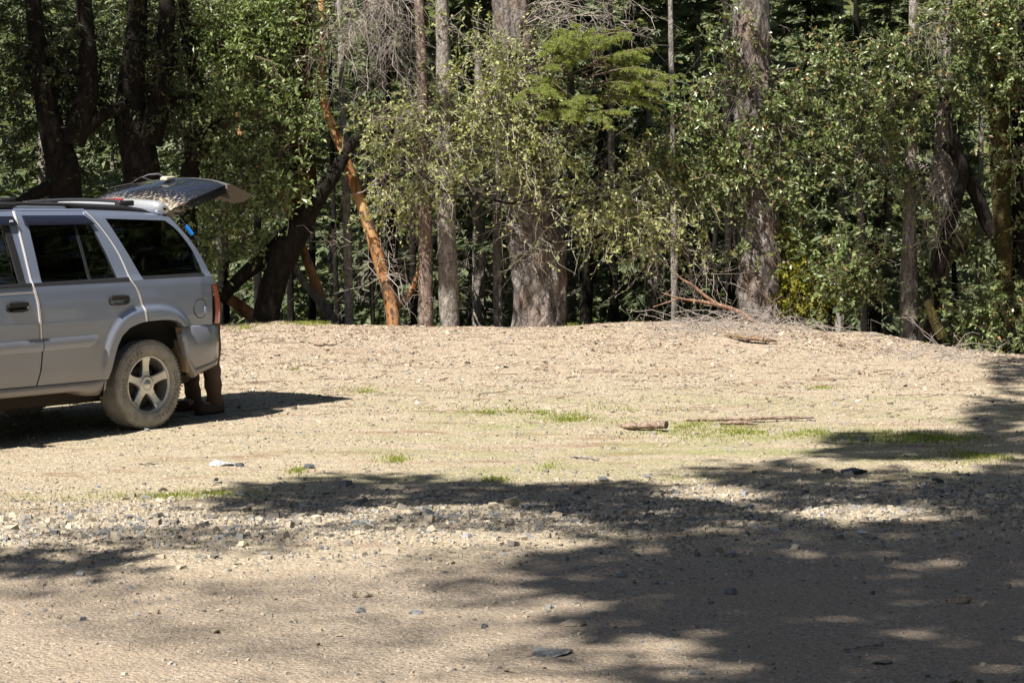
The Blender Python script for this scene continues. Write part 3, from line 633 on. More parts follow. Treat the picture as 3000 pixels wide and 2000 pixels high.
    mb.box((-.25, 0, .70), (.62, .76, .02)); mb.box((.45, 0, .9), (.06, .74, .22)); mb.box((-.42, 0, 1.79), (.03, .66, .03))
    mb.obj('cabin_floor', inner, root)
    # ---- doors
    def door(s, front):
        d = MB(); nm = 'front_door' if front else 'rear_door'
        if not front:
            L_, R_ = [(u-GP, w) for u, w in B_GAP], [(u+GP, w) for u, w in C_GAP]
            bot = [(1.223-GP, .452), (.9, .452)]+ARCH[:-1]+[(.054+GP, .915)]
            sheet(d, coons(bot, [(1.240-GP, 1.262), (.185+GP, 1.262)], L_, R_, 90, 26), s, .005, fl=.035)
            gf = [(1.150, 1.262), (1.148, 1.45), (1.144, 1.62), (1.138, 1.795)]; gr = [(.325, 1.262), (.385, 1.48), (.445, 1.66), (.505, 1.795)]
            sheet(d, coons([(1.240-GP, 1.262), (1.150, 1.262)], [(1.226-GP, 1.856), (1.138, 1.856)], [(u-GP, w) for u, w in B_UP], gf+[(1.138, 1.856)], 5, 18), s, .005, fl=.03)
            sheet(d, coons([(1.138, 1.795), (.505, 1.795)], [(1.138, 1.856), (.50, 1.845)], [(1.138, 1.795), (1.138, 1.856)], [(.505, 1.795), (.50, 1.845)], 14, 3), s, fl=.01)
            sheet(d, coons([(.325, 1.262), (.185+GP, 1.262)], [(.505, 1.845), (.483+GP, 1.845)], gr+[(.505, 1.845)], [(u+GP, w) for u, w in C_UP], 5, 18), s, .005, fl=.015)
        else:
            gl = [(1.36, 1.262), (1.372, 1.45), (1.38, 1.62), (1.385, 1.795)]
            sheet(d, coons([(2.28, .452), (1.223+GP, .452)], [(2.30, 1.25), (1.240+GP, 1.262)], [(2.28, .452), (2.265, .8), (2.30, 1.25)], [(u+GP, w) for u, w in B_GAP], 60, 24), s, fl=.03)
            sheet(d, coons([(1.36, 1.262), (1.240+GP, 1.262)], [(1.385, 1.856), (1.226+GP, 1.856)], gl+[(1.385, 1.856)], [(u+GP, w) for u, w in B_UP], 5, 18), s, fl=.02)
            sheet(d, coons([(1.72, 1.80), (1.385, 1.795)], [(1.72, 1.858), (1.385, 1.858)], [(1.72, 1.80), (1.72, 1.858)], [(1.385, 1.795), (1.385, 1.858)], 8, 3), s, fl=.01)
            sheet(d, coons([(2.30, 1.25), (2.24, 1.25)], [(1.72, 1.858), (1.66, 1.80)], [(2.30, 1.25), (1.72, 1.858)], [(2.24, 1.25), (1.66, 1.80)], 4, 12), s, fl=.01)
        o = d.obj(nm, paint, root, smooth=True)
        # glass, seals, mouldings, handle of this door
        if not front:
            sheet_o('window', coons([(1.150, 1.275), (.640, 1.275)], [(1.138, 1.80), (.655, 1.80)], gf[:3]+[(1.138, 1.80)], [(.640, 1.275), (.655, 1.80)], 12, 14), s, -.012, glass, o)
            sheet_o('quarter_light', coons([(.612, 1.275), (.335, 1.275)], [(.628, 1.80), (.515, 1.80)], [(.612, 1.275), (.628, 1.80)], gr[:3]+[(.515, 1.80)], 8, 14), s, -.012, glass, o)
            e = MB(); sheet(e, quad((.641, 1.27), (.611, 1.27), (.628, 1.80), (.656, 1.80), 3, 12), s, -.006, .01)
            sheet(e, quad((1.236, 1.257), (.192, 1.257), (.19, 1.290), (1.236, 1.280), 30, 3), s, .007, .02)
            sheet(e, coons([(.337, 1.29), (.322, 1.29)], [(.515, 1.80), (.503, 1.80)], [(u+.012, w) for u, w in gr], gr, 3, 14), s, .002, .012)
            sheet(e, coons([(1.158, 1.29), (1.146, 1.29)], [(1.145, 1.8), (1.13, 1.8)], gf, [(u-.012, w) for u, w in gf], 3, 14), s, -.002, .012)
            e.obj('window_seal', rubber, o)
            sheet_o('side_moulding', coons([(1.176, .730), (.68, .736), (.63, .765)], [(1.176, .826), (.60, .832)], [(1.176, .730), (1.176, .826)], [(.63, .765), (.605, .80), (.60, .832)], 30, 7), s, .016, paint, o, fl=.018, dome=.010)
            sheet_o('pinstripe', quad((1.208, 1.204), (.148, 1.206), (.150, 1.212), (1.21, 1.210), 40, 2), s, .002, gold, o, fl=0)
            handle(o, s, .350, 1.105)
            t = MB(); text(t, 'LS', 1.195, 1.325, .040, s, .004); t.obj('badge', simple('badge_chrome', (.34, .34, .37), .4, .6), o)
        else:
            sheet_o('side_moulding', coons([(2.26, .720), (1.186, .729)], [(2.26, .816), (1.186, .824)], [(2.26, .720), (2.26, .816)], [(1.186, .729), (1.186, .824)], 40, 7), s, .016, paint, o, fl=.018, dome=.010)
            sheet_o('pinstripe', quad((2.28, 1.196), (1.222, 1.203), (1.223, 1.209), (2.28, 1.202), 40, 2), s, .002, gold, o, fl=0)
            e = MB(); sheet(e, quad((2.26, 1.245), (1.248, 1.252), (1.246, 1.282), (2.26, 1.275), 30, 3), s, .007, .02)
            sheet(e, coons([(1.384, 1.28), (1.30, 1.28)], [(1.392, 1.80), (1.33, 1.80)], [(u+.012, w) for u, w in gl], [(u-.05, w) for u, w in gl], 3, 14), s, .004, .02)
            e.obj('window_seal', rubber, o)
            sheet_o('window', quad((2.23, 1.27), (1.385, 1.285), (1.392, 1.80), (1.66, 1.80), 12, 10), s, -.03, clear, o)
            handle(o, s, 1.430, 1.098, lock=True)
            k = MB(); k.box((2.22, s*1.05, 1.30), (.045, .10, .075), bev=.03); k.tube([(2.22, s*.9, 1.26), (2.22, s*1.0, 1.28)], .025, 8); k.obj('wing_mirror', black, o, smooth=True)
        e = MB(); gq = (B_GAP, B_UP) if front else (C_GAP, C_UP)  # pale raised strips along the door's rear edge
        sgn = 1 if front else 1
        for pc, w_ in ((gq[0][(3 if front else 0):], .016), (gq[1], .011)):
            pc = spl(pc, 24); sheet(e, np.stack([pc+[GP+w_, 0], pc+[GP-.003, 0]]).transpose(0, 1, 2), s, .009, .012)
        e.obj('edge_strip', edge, o)
        v = MB()
        a, b = ((1.172, .455) if not front else (1.9, 1.262))
        gg = quad((a, 1.742), (b-.01, 1.735), (b+.06, 1.812), (a+.004, 1.822), 24, 6) if not front else quad((a, 1.75), (b, 1.745), (b+.012, 1.818), (a-.1, 1.825), 20, 6)
        q = np.linspace(0, 1, gg.shape[1])[None]; sheet(v, gg, s, .030-.022*q**2, .026)
        ov = v.obj('window_visor', simple('smoked_visor', (.012, .013, .022), .12, spec=.6, coat=.4), o, smooth=False)
        if front:
            t = MB(); text(t, 'AVS', 1.345, 1.772, .022, s, .036); t.obj('visor_mark', simple('white_mark', (.7, .7, .72), .5), o)
    def sheet_o(name, g, s, off, mat, par, fl=.012, dome=0.0):
        e = MB()
        if dome: q = np.linspace(-1, 1, g.shape[1])[None]; off = off+dome*(1-q**2)
        sheet(e, g, s, off, fl); return e.obj(name, mat, par, smooth=True)
    def handle(par, s, u, w, lock=False):
        v = float(V_(u, w)); h = MB()
        pl = np.array([(u+.118*math.copysign(abs(math.cos(a))**.6, math.cos(a)), w+.045*math.copysign(abs(math.sin(a))**.6, math.sin(a))) for a in np.linspace(0, 2*np.pi, 28, endpoint=False)])
        for k, (f, o_) in enumerate(((1, 0), (.985, .012), (.90, .014))): pass
        ring = lambda f, o_: np.array([(u+(x-u)*f, s*(v+o_), w+(y-w)*f) for x, y in pl])
        h.grid(np.stack([ring(1, -.005), ring(.99, .010), ring(.88, .014)]), 0, closeu=True)
        h.add(np.concatenate([ring(.88, .003), [[u, s*(v+.003), w]]]), [[i, (i+1) % 28, 28] for i in range(28)], 1)
        h.box((u+.004, s*(v+.016), w+.018), (.100, .012, .020), 0, bev=.009)                    # pull flap over the pocket
        h.tube([(u+.06, s*(v+.016), w-.025), (u+.02, s*(v+.022), w-.030), (u-.05, s*(v+.022), w-.028), (u-.085, s*(v+.016), w-.012)], .0065, 6, 0)
        if lock: h.lathe([(0, .02), (.010, .02), (.011, .0)], 14)if False else h.box((u-.092, s*(v+.014), w-.004), (.012, .006, .012), 2, bev=.004)
        h.obj('handle', [black, inner, chrome], par)
    def text(t, body, u, w, size, s, off, flat=True):
        cu = bpy.data.curves.new('lettering', 'FONT'); cu.body = body; cu.size = size; cu.extrude = .0015; cu.align_x = 'LEFT'
        ob = bpy.data.objects.new('lettering', cu); COL.objects.link(ob); dg = bpy.context.evaluated_depsgraph_get()
        me = bpy.data.meshes.new_from_object(ob.evaluated_get(dg)); bm = bmesh.new(); bm.from_mesh(me)
        for q in bm.verts:
            x, y, z = q.co; uu, ww = u-x*s, w+y; q.co = Vector((uu, s*(float(V_(uu, ww))+off+z), ww))
        t.bm(bm); bpy.data.objects.remove(ob); bpy.data.curves.remove(cu); bpy.data.meshes.remove(me)
    for s in (1, -1):
        for f in (True, False): door(s, f)
        # fixed quarter window
        qg = coons([(.055, 1.270), (-.681, 1.270)], [(.301, 1.778), (-.376, 1.749)], [(.055, 1.27), (.14, 1.45), (.22, 1.62), (.301, 1.778)], spl(QR, 20), 24, 20)
        o = sheet_o('quarter_window', qg, s, -.006, glass, root)
        e = MB(); sheet(e, quad((.062, 1.262), (-.684, 1.262), (-.674, 1.294), (.075, 1.292), 20, 3), s, .004, .012); e.obj('window_seal', rubber, o)
        sheet_o('pinstripe', quad((.136, 1.206), (-.713, 1.206), (-.713, 1.212), (.138, 1.212), 30, 2), s, .002, gold, root, fl=0)
        # rocker panel
        e = MB(); us = np.linspace(.486, 2.36, 30); e.grid(np.array([[(u, s*(V_(u, .445)+.004), .445) for u in us], [(u, s*.925, .43) for u in us], [(u, s*.915, .375) for u in us], [(u, s*.88, np.interp(u, [.486, .56, .72, .8], [.335, .320, .330, .372])) for u in us], [(u, s*.70, np.interp(u, [.486, .56, .72, .8], [.34, .325, .335, .40])) for u in us]]))
        e.obj('rocker_panel', paint, root, smooth=True)
        # tail lamp
        pl = [(-.742, .926), (-.79, .912), (-.835, .89), (-.866, .858), (-.886, .815), (-.893, .775)]; gz = np.linspace(.852, 1.185, 12)
        gg = np.array([[((u-.028*(1-((w-1.0)/.2)**2))*1.0-.0, s*(v+.012-.10*max(0, w-1.05)), w) for w in gz] for u, v in pl])
        e = MB(); e.grid(gg[:4], 0); e.grid(gg[3:], 1); o = e.obj('tail_lamp', [red, clearl], root, smooth=True)
        e = MB(); e.tube([(-.742, s*.930, w) for w in (.85, 1.0, 1.19)], .006, 6); e.obj('lamp_bezel', rubber, o)
        # fuel door only on the left flank
        if s > 0:
            c = (-.58, .991); a = np.linspace(0, 2*np.pi, 40, endpoint=False); e = MB()
            rg = lambda r, off: np.array([(c[0]+r*math.cos(k), V_(c[0]+r*math.cos(k), c[1]+r*math.sin(k))+off, c[1]+r*math.sin(k)) for k in a])
            e.grid(np.stack([rg(.084, .009), rg(.0835, .0125), rg(.077, .0115)]), 1, closeu=True); e.grid(np.stack([rg(.0765, .0125), rg(.05, .013), rg(.02, .013), rg(.001, .013)]), 0, closeu=True)
            e.box((-.638, .952, .975), (.014, .010, .028), 0, bev=.006)
            e.obj('fuel_door', [paint, black], root, smooth=True)
        # roof rail
        us = np.linspace(1.75, -.33, 40); zt = np.interp(us, [-.33, -.25, 0, .55, 1.33, 1.75], [1.815, 1.852, 1.888, 1.915, 1.937, 1.93]); zb = np.interp(us, [-.33, 0, .48, .56, .62, 1.15, 1.22, 1.36, 1.75], [1.79, 1.822, 1.853, 1.858, 1.888, 1.905, 1.882, 1.875, 1.87])
        e = MB(); e.grid(np.array([[(u, s*y, z) for u, z in zip(us, zz)] for y, zz in ((.655, zb), (.668, zb*.5+zt*.5), (.650, zt-.006), (.625, zt), (.602, zt-.006), (.595, zb*.5+zt*.5), (.605, zb))]).transpose(1, 0, 2), closeu=True)
        e.obj('roof_rail', black, root, smooth=True)
    for u, z in ((1.27, 1.955), (-.02, 1.915)):
        e = MB(); e.grid(np.array([[(u+.035*math.cos(a), y, z+.014*math.sin(a)+.02*(1-(y/.62)**2)) for a in np.linspace(0, 6.28, 12, endpoint=False)] for y in np.linspace(-.60, .60, 21)]), closeu=True)
        for s in (1, -1): e.box((u-.03, s*.60, z-.012), (.085, .035, .024), bev=.012)
        e.obj('roof_crossbar', black, root, smooth=True)
    # bumper: swept round the tail
    pl = np.array([(-.355, .946), (-.42, .957), (-.50, .957), (-.60, .948), (-.70, .935), (-.78, .915), (-.85, .875), (-.905, .80), (-.94, .70), (-.97, .5), (-.985, .25), (-.99, 0)]); pl = np.concatenate([pl, pl[-2::-1]*[1, -1]])
    def prof(u, v, i):
        k = ss(-.55, -.50, u) if False else 0
        av = abs(v); top = np.interp(av, [0, .70, .82, .89, .96], [.70, .70, .715, .845, .85]); bot = np.interp(u, [-.94, -.62, -.50, -.42, -.355], [.50, .445, .40, .56, .78])
        ln = max(bot+.02, np.interp(u, [-.94, -.50], [.555, .482])); d = unit(np.array([u+.2, v*1.4])) 
        r = []
        for w, o_ in ((bot, -.05), (bot+.004, -.012), ((bot+ln)/2, -.002), (ln-.006, .0), (ln, -.010), (ln+.008, .004), (min(top-.02, .66), .010), (top-.012, .006), (top, -.004), (top, -.05)):
            r.append((u+d[0]*o_, v+d[1]*o_, w))
        return r
    e = MB(); e.grid(np.array([prof(u, v, i) for i, (u, v) in enumerate(pl)])); o = e.obj('rear_bumper', paint, root, smooth=True)
    e = MB(); e.box((-.92, 0, .705), (.10, .70, .012), bev=.008); e.obj('step_pad', black, o)
    for s in (1, -1):
        e = MB(); e.grid(np.array([[(u, s*y, w) for y in (.95, .86)] for u, w in ((-.365, .84), (-.39, .72), (-.44, .58), (-.48, .50), (-.488, .41))])); e.box((-.43, s*.84, .62), (.02, .10, .17)); e.obj('arch_liner', mud, root)
    # windscreen, headlamps, grille: the end outside the picture
    e = MB(); e.grid(np.array([[(np.interp(q, [0, 1], [2.40, 1.79])+.06*(1-k*k), k*np.interp(q, [0, 1], [.84, .68]), np.interp(q, [0, 1], [1.25, 1.875])) for k in np.linspace(-1, 1, 13)] for q in np.linspace(0, 1, 9)])); e.obj('windscreen', clear, root, smooth=True)
    for s in (1, -1):
        e = MB(); e.box((3.66, s*.66, .86), (.07, .13, .09), bev=.03); e.obj('headlight', clear, root)
    e = MB(); e.box((3.76, 0, .86), (.02, .48, .08), bev=.01); [e.box((3.775, 0, z), (.02, .47, .010)) for z in (.82, .86, .90)]; e.obj('grille', black, root)
    e = MB(); e.grid(np.array([[(3.70+.12*(1-(y/.86)**2)+o_, y, w) for y in np.linspace(-.86, .86, 17)] for w, o_ in ((.40, -.05), (.44, .03), (.60, .05), (.68, .03), (.70, -.06))])); e.obj('front_bumper', paint, root, smooth=True)
    # seats
    for y in (.38, -.38):
        e = MB(); R = Matrix.Rotation(math.radians(-14), 3, 'Y'); e.box((1.52, y, 1.06), (.075, .24, .33), bev=.06, R=R); e.box((1.80, y, .78), (.26, .25, .07), bev=.05); o = e.obj('front_seat', beige, root, smooth=True)
        e = MB(); e.box((1.44, y, 1.50), (.05, .13, .09), bev=.045, R=R); e.obj('headrest', beige, o, smooth=True)
    e = MB(); R = Matrix.Rotation(math.radians(-12), 3, 'Y'); e.box((.55, 0, 1.0), (.08, .66, .28), bev=.05, R=R); e.box((.85, 0, .78), (.26, .66, .07), bev=.05); e.obj('rear_seat', simple('dark_cloth', (.05, .045, .04), .9), root, smooth=True)
    # ---- wheels
    for u0 in (0, 2.87):
        for s in (1, -1):
            w = bpy.data.objects.new('wheel', None); COL.objects.link(w); w.parent = root; w.location = (u0, s*.805, .376); 
            if s < 0: w.rotation_euler = (0, 0, math.pi)
            e = MB(); pr = [(.242, -.105), (.262, -.118), (.30, -.126), (.335, -.122), (.362, -.108), (.372, -.095), (.376, -.085), (.376, -.03), (.368, -.028), (.368, -.020), (.376, -.018), (.377, .018), (.368, .020), (.368, .028), (.376, .03), (.376, .085), (.372, .095), (.362, .108), (.340, .120), (.337, .124), (.30, .127), (.262, .119), (.247, .108), (.240, .100)]
            e.lathe(pr, 96)
            for k in range(72):                                             # shoulder lugs
                a = 2*np.pi*k/72; R = np.array([[math.cos(a), 0, -math.sin(a)], [0, 1, 0], [math.sin(a), 0, math.cos(a)]])
                for y, ln in ((.083, .022), (-.083, .022), (.050, .016), (-.050, .016), (0, .014)):
                    e.box(R@np.array([.373, y, 0]), (.005, ln, .0085), 0, R=R)
                e.box(R@np.array([.3575, .110, 0]), (.008, .003, .006), 0, R=R)
            # raised lettering on the outer wall
            cu = bpy.data.curves.new('letters', 'FONT'); cu.size = .052; cu.extrude = .0012; cu.align_x = 'CENTER'
            ob = bpy.data.objects.new('letters', cu); COL.objects.link(ob)
            for word, mid, step in (('CONTINENTAL', math.radians(152), math.radians(8.6)), ('CONTINENTAL', math.radians(-28), math.radians(8.6))):
                for k, ch in enumerate(word):
                    an = mid-(k-(len(word)-1)/2)*step; cu.body = ch; bpy.context.view_layer.update()
                    me = bpy.data.meshes.new_from_object(ob.evaluated_get(bpy.context.evaluated_depsgraph_get())); bm = bmesh.new(); bm.from_mesh(me); bpy.data.meshes.remove(me)
                    for q in bm.verts:
                        x, y, z = q.co; rr = .283+y; th = an-x/.30; q.co = Vector((-rr*math.cos(th), .1265-.06*max(0, abs(rr-.30)-.0)**1.0*.6+z, rr*math.sin(th)))
                    e.bm(bm, m=1)
            bpy.data.objects.remove(ob); bpy.data.curves.remove(cu)
            e.obj('tyre', [tyre_m, letters], w, smooth=False)
            e = MB(); e.lathe([(.243, .104), (.238, .110), (.230, .108), (.224, .095), (.218, .06), (.205, .0), (.20, -.09), (.215, -.10)], 64)
            hub = [(.0, .088), (.060, .088), (.078, .084), (.086, .070), (.088, .04)]; e.lathe(hub, 40)
            for k in range(5):
                a = math.pi/2+k*2*np.pi/5; ca, sa = math.cos(a), math.sin(a)
                rr = np.array([.070, .11, .15, .19, .226]); hw = np.array([.043, .036, .033, .036, .047]); zt = np.array([.082, .080, .082, .086, .094])
                cs = [np.stack([rr, np.interp(rr, rr, hw)*f, zt-dz], -1) for f, dz in ((-1, .05), (-1.0, .012), (-.78, 0), (.78, 0), (1.0, .012), (1, .05))]
                q = np.array(cs).transpose(1, 0, 2); e.grid(np.stack([q[..., 0]*ca-q[..., 1]*sa, q[..., 2], q[..., 0]*sa+q[..., 1]*ca], -1))
            e.obj('rim', alloy, w, smooth=False)
            e = MB(); e.lathe([(0, .097), (.036, .096), (.042, .090), (.043, .082)], 32); e.box((0, .0985, 0), (.026, .002, .0065), 1, bev=.002); e.box((0, .0985, 0), (.009, .0022, .012), 1, bev=.002); e.obj('centre_cap', [alloy, chrome], w, smooth=True)
            e = MB(); e.lathe([(.0, .02), (.15, .02), (.16, -.0), (.20, -.02), (.0, -.03)], 32); e.obj('brake_disc', grime, w)
    e = MB(); e.tube([(0, -.7, .36), (0, .7, .36)], .05, 10); e.tube([(0, 0, .36), (2.2, 0, .42)], .04, 8); e.box((-.7, .2, .50), (.24, .4, .10), bev=.05); e.box((1.3, .35, .42), (.6, .25, .09), bev=.04)
    e.box((1.25, 0, .335), (1.75, .60, .10), bev=.05); e.box((0, 0, .36), (.12, .13, .13), bev=.06); e.box((-.45, 0, .42), (.40, .55, .11), bev=.05)
    for s in (1, -1): e.tube([(-.10, s*.55, .20), (-.22, s*.50, .75)], .035, 8)
    e.tube([(-.4, .55, .42), (.4, .55, .40), (1.2, .5, .36), (2.2, .5, .36)], .05, 8); e.obj('underbody', grime, root)
    # ---- raised liftgate
    E_ = np.array([(-.47, 1.815), (-.66, 1.885), (-.85, 1.945), (-1.05, 2.005), (-1.19, 2.045), (-1.28, 2.045), (-1.40, 2.010), (-1.555, 1.955)])
    C_ = np.array([(-.50, 1.865), (-.70, 1.95), (-.92, 2.03), (-1.13, 2.085), (-1.27, 2.115), (-1.36, 2.108), (-1.49, 2.06), (-1.64, 1.985)])
    E_, C_ = spl(E_, 36), spl(C_, 36); vs = np.linspace(-1, 1, 31)
    def skin(i0, i1, off=0.0, hw=.66, dn=None):
        r = []
        for i in range(i0, i1):
            row = []
            for k in vs:
                f = 1-abs(k)**2.2; p = E_[i]*(1-f)+C_[i]*f; d = E_[min(i+1, 35)]-E_[max(i-1, 0)]; nn = np.array([-d[1], d[0]]); nn = nn/np.linalg.norm(nn); nn = -nn if nn[1] < 0 else nn
                h = hw*(1-.06*max(0, (i-20)/15)**2); dd = off if dn is None else dn[i]
                row.append((p[0]+nn[0]*dd, k*h, p[1]+nn[1]*dd))
            r.append(row)
        return np.array(r)
    def shell(e, i0, i1, th, m=0, m2=None, hw=.66, dn=None):
        a = skin(i0, i1, 0, hw); b = skin(i0, i1, -th, hw, dn); e.grid(a, m); e.grid(b, m if m2 is None else m2)
        pa = np.concatenate([a[:, 0], a[-1, 1:], a[-2::-1, -1], a[0, -2:0:-1]]); pb = np.concatenate([b[:, 0], b[-1, 1:], b[-2::-1, -1], b[0, -2:0:-1]]); e.grid(np.stack([pa, pb]), m if m2 is None else m2, closeu=True)
    dn = -np.interp(np.arange(36), [0, 20, 24, 28, 32, 35], [.03, .04, .13, .155, .10, .012])
    e = MB(); shell(e, 21, 36, 0, 0, 1, dn=dn)
    gate = e.obj('liftgate', [paint, trimm], root, smooth=False)
    m, nt, n, out = newmat('muddy_glass'); tc = n('TexCoord').outputs['Object']; x = n('SeparateXYZ', {0: tc})
    mp = n('Mapping', {'Vector': tc, 'Rotation': (0, 0, .25), 'Scale': (.32, 1, 1)}).outputs[0]
    sp = n('TexNoise', {'Vector': mp, 'Scale': 48, 'Detail': 6, 'Roughness': .7}).outputs[0]; bg = n('TexNoise', {'Vector': tc, 'Scale': 3, 'Detail': 3}).outputs[0]
    den = n('MapRange', {0: x.outputs[0], 1: -.50, 2: -1.0, 3: .17, 4: -.16}).outputs[0]
    k = ramp(n, math_(n, 'ADD', math_(n, 'ADD', sp, den), math_(n, 'MULTIPLY', bg, .12)), [(.59, (0,)*3), (.70, (1,)*3)])
    g = n('BsdfPrincipled', {'Base Color': (.008, .010, .020, 1), 'Roughness': .04, 'Specular IOR Level': .3}); film = n('BsdfPrincipled', {'Base Color': (.08, .07, .05, 1), 'Roughness': .6}); d = n('BsdfPrincipled', {'Base Color': (.36, .295, .21, 1), 'Roughness': .95})
    g2 = n('MixShader', {0: .06, 1: g.outputs[0], 2: film.outputs[0]}); mx = n('MixShader', {0: k, 1: g2.outputs[0], 2: d.outputs[0]}); nt.links.new(mx.outputs[0], out.inputs[0])
    e = MB(); shell(e, 0, 21, .075, 0, 0); o = e.obj('rear_glass', [m, inner], gate, smooth=False)
    # spoiler with the stop lamp
    sec = np.array([(-.40, 1.775), (-.345, 1.84), (-.35, 1.895), (-.385, 1.915), (-.45, 1.905), (-.515, 1.86), (-.525, 1.82), (-.47, 1.785)]); sc_ = sec.mean(0)
    e = MB(); e.grid(np.array([[(sc_[0]+(a-sc_[0])*f-.035*(1-(y/.68)**2), y, sc_[1]+(b-sc_[1])*f+.025*(1-(y/.68)**2)) for a, b in sec] for y, f in [(-.69, .2), (-.685, .55), (-.66, .85), (-.62, 1), (-.4, 1), (-.2, 1), (0, 1), (.2, 1), (.4, 1), (.62, 1), (.66, .85), (.685, .55), (.69, .2)]]), closeu=True)
    e.obj('spoiler', white, gate, smooth=True)
    e = MB(); e.grid(np.array([[(-.372-.035*(1-(y/.68)**2)+a, y, 1.903+.025*(1-(y/.68)**2)+b) for a, b in ((.022, -.006), (.012, .008), (-.012, .012), (-.02, -.004))] for y in np.linspace(-.20, .20, 13)]), closeu=True); e.obj('brake_light', simple('stop_lens', (.26, .015, .022), .25), gate)
    # wiper parked on the glass
    e = MB(); wb = lambda a, y, dz=0.0: (a, y, float(np.interp(-a, -C_[:, 0], C_[:, 1]))+dz)
    e.box(wb(-1.12, .0, .025), (.055, .045, .022), 1, bev=.012)
    e.tube([wb(-1.10, .0, .03), wb(-1.06, -.05, .08), wb(-1.0, -.12, .09), wb(-.93, -.22, .06)], [.016, .018, .012, .009], 6, 0)
    e.tube([wb(-.99, -.02, .03), wb(-.95, -.16, .085), wb(-.90, -.24, .045), wb(-.84, -.44, .028)], .006, 5, 0); e.tube([wb(-.97, -.05, .02), wb(-.92, -.30, .03), wb(-.87, -.48, .018)], .005, 5, 0)
    e.obj('rear_wiper', [black, simple('wiper_housing', (.52, .46, .37), .7)], gate, smooth=True)
    for s in (1, -1):
        e = MB(); a, b = np.array((-.60, s*.60, 1.86)), np.array((-.80, s*.70, 1.56)); e.tube([a, a*.45+b*.55], .006, 8, 1); e.tube([a*.5+b*.5, b], .011, 8, 0)
        if s > 0: e.tube([a*.46+b*.54, a*.20+b*.80], .0185, 10, 2)
        e.obj('gas_strut', [black, chrome, simple('blue_clamp', (.015, .22, .72), .4)], root)
    return root
# ------------------------------------------------------------------ person leaning into the cargo bay
def skin_mesh(name, nodes, edges, mats, root=0, sub=2):
    me = bpy.data.meshes.new(name); me.from_pydata([n[0] for n in nodes], edges, []); o = bpy.data.objects.new(name, me); COL.objects.link(o)
    sk = o.modifiers.new('skin', 'SKIN'); sk.use_smooth_shade = True
    for i, n in enumerate(nodes):
        r = n[1]; me.skin_vertices[0].data[i].radius = (r, r) if not isinstance(r, tuple) else r; me.skin_vertices[0].data[i].use_root = (i == root)
    sb = o.modifiers.new('sub', 'SUBSURF'); sb.levels = sub; sb.render_levels = sub
    bpy.context.view_layer.update()
    m2 = bpy.data.meshes.new_from_object(o.evaluated_get(bpy.context.evaluated_depsgraph_get())); bpy.data.objects.remove(o)
    m2.materials.clear()
    for m in mats: m2.materials.append(m)
    for p in m2.polygons: p.use_smooth = True
    m2.name = name; return m2
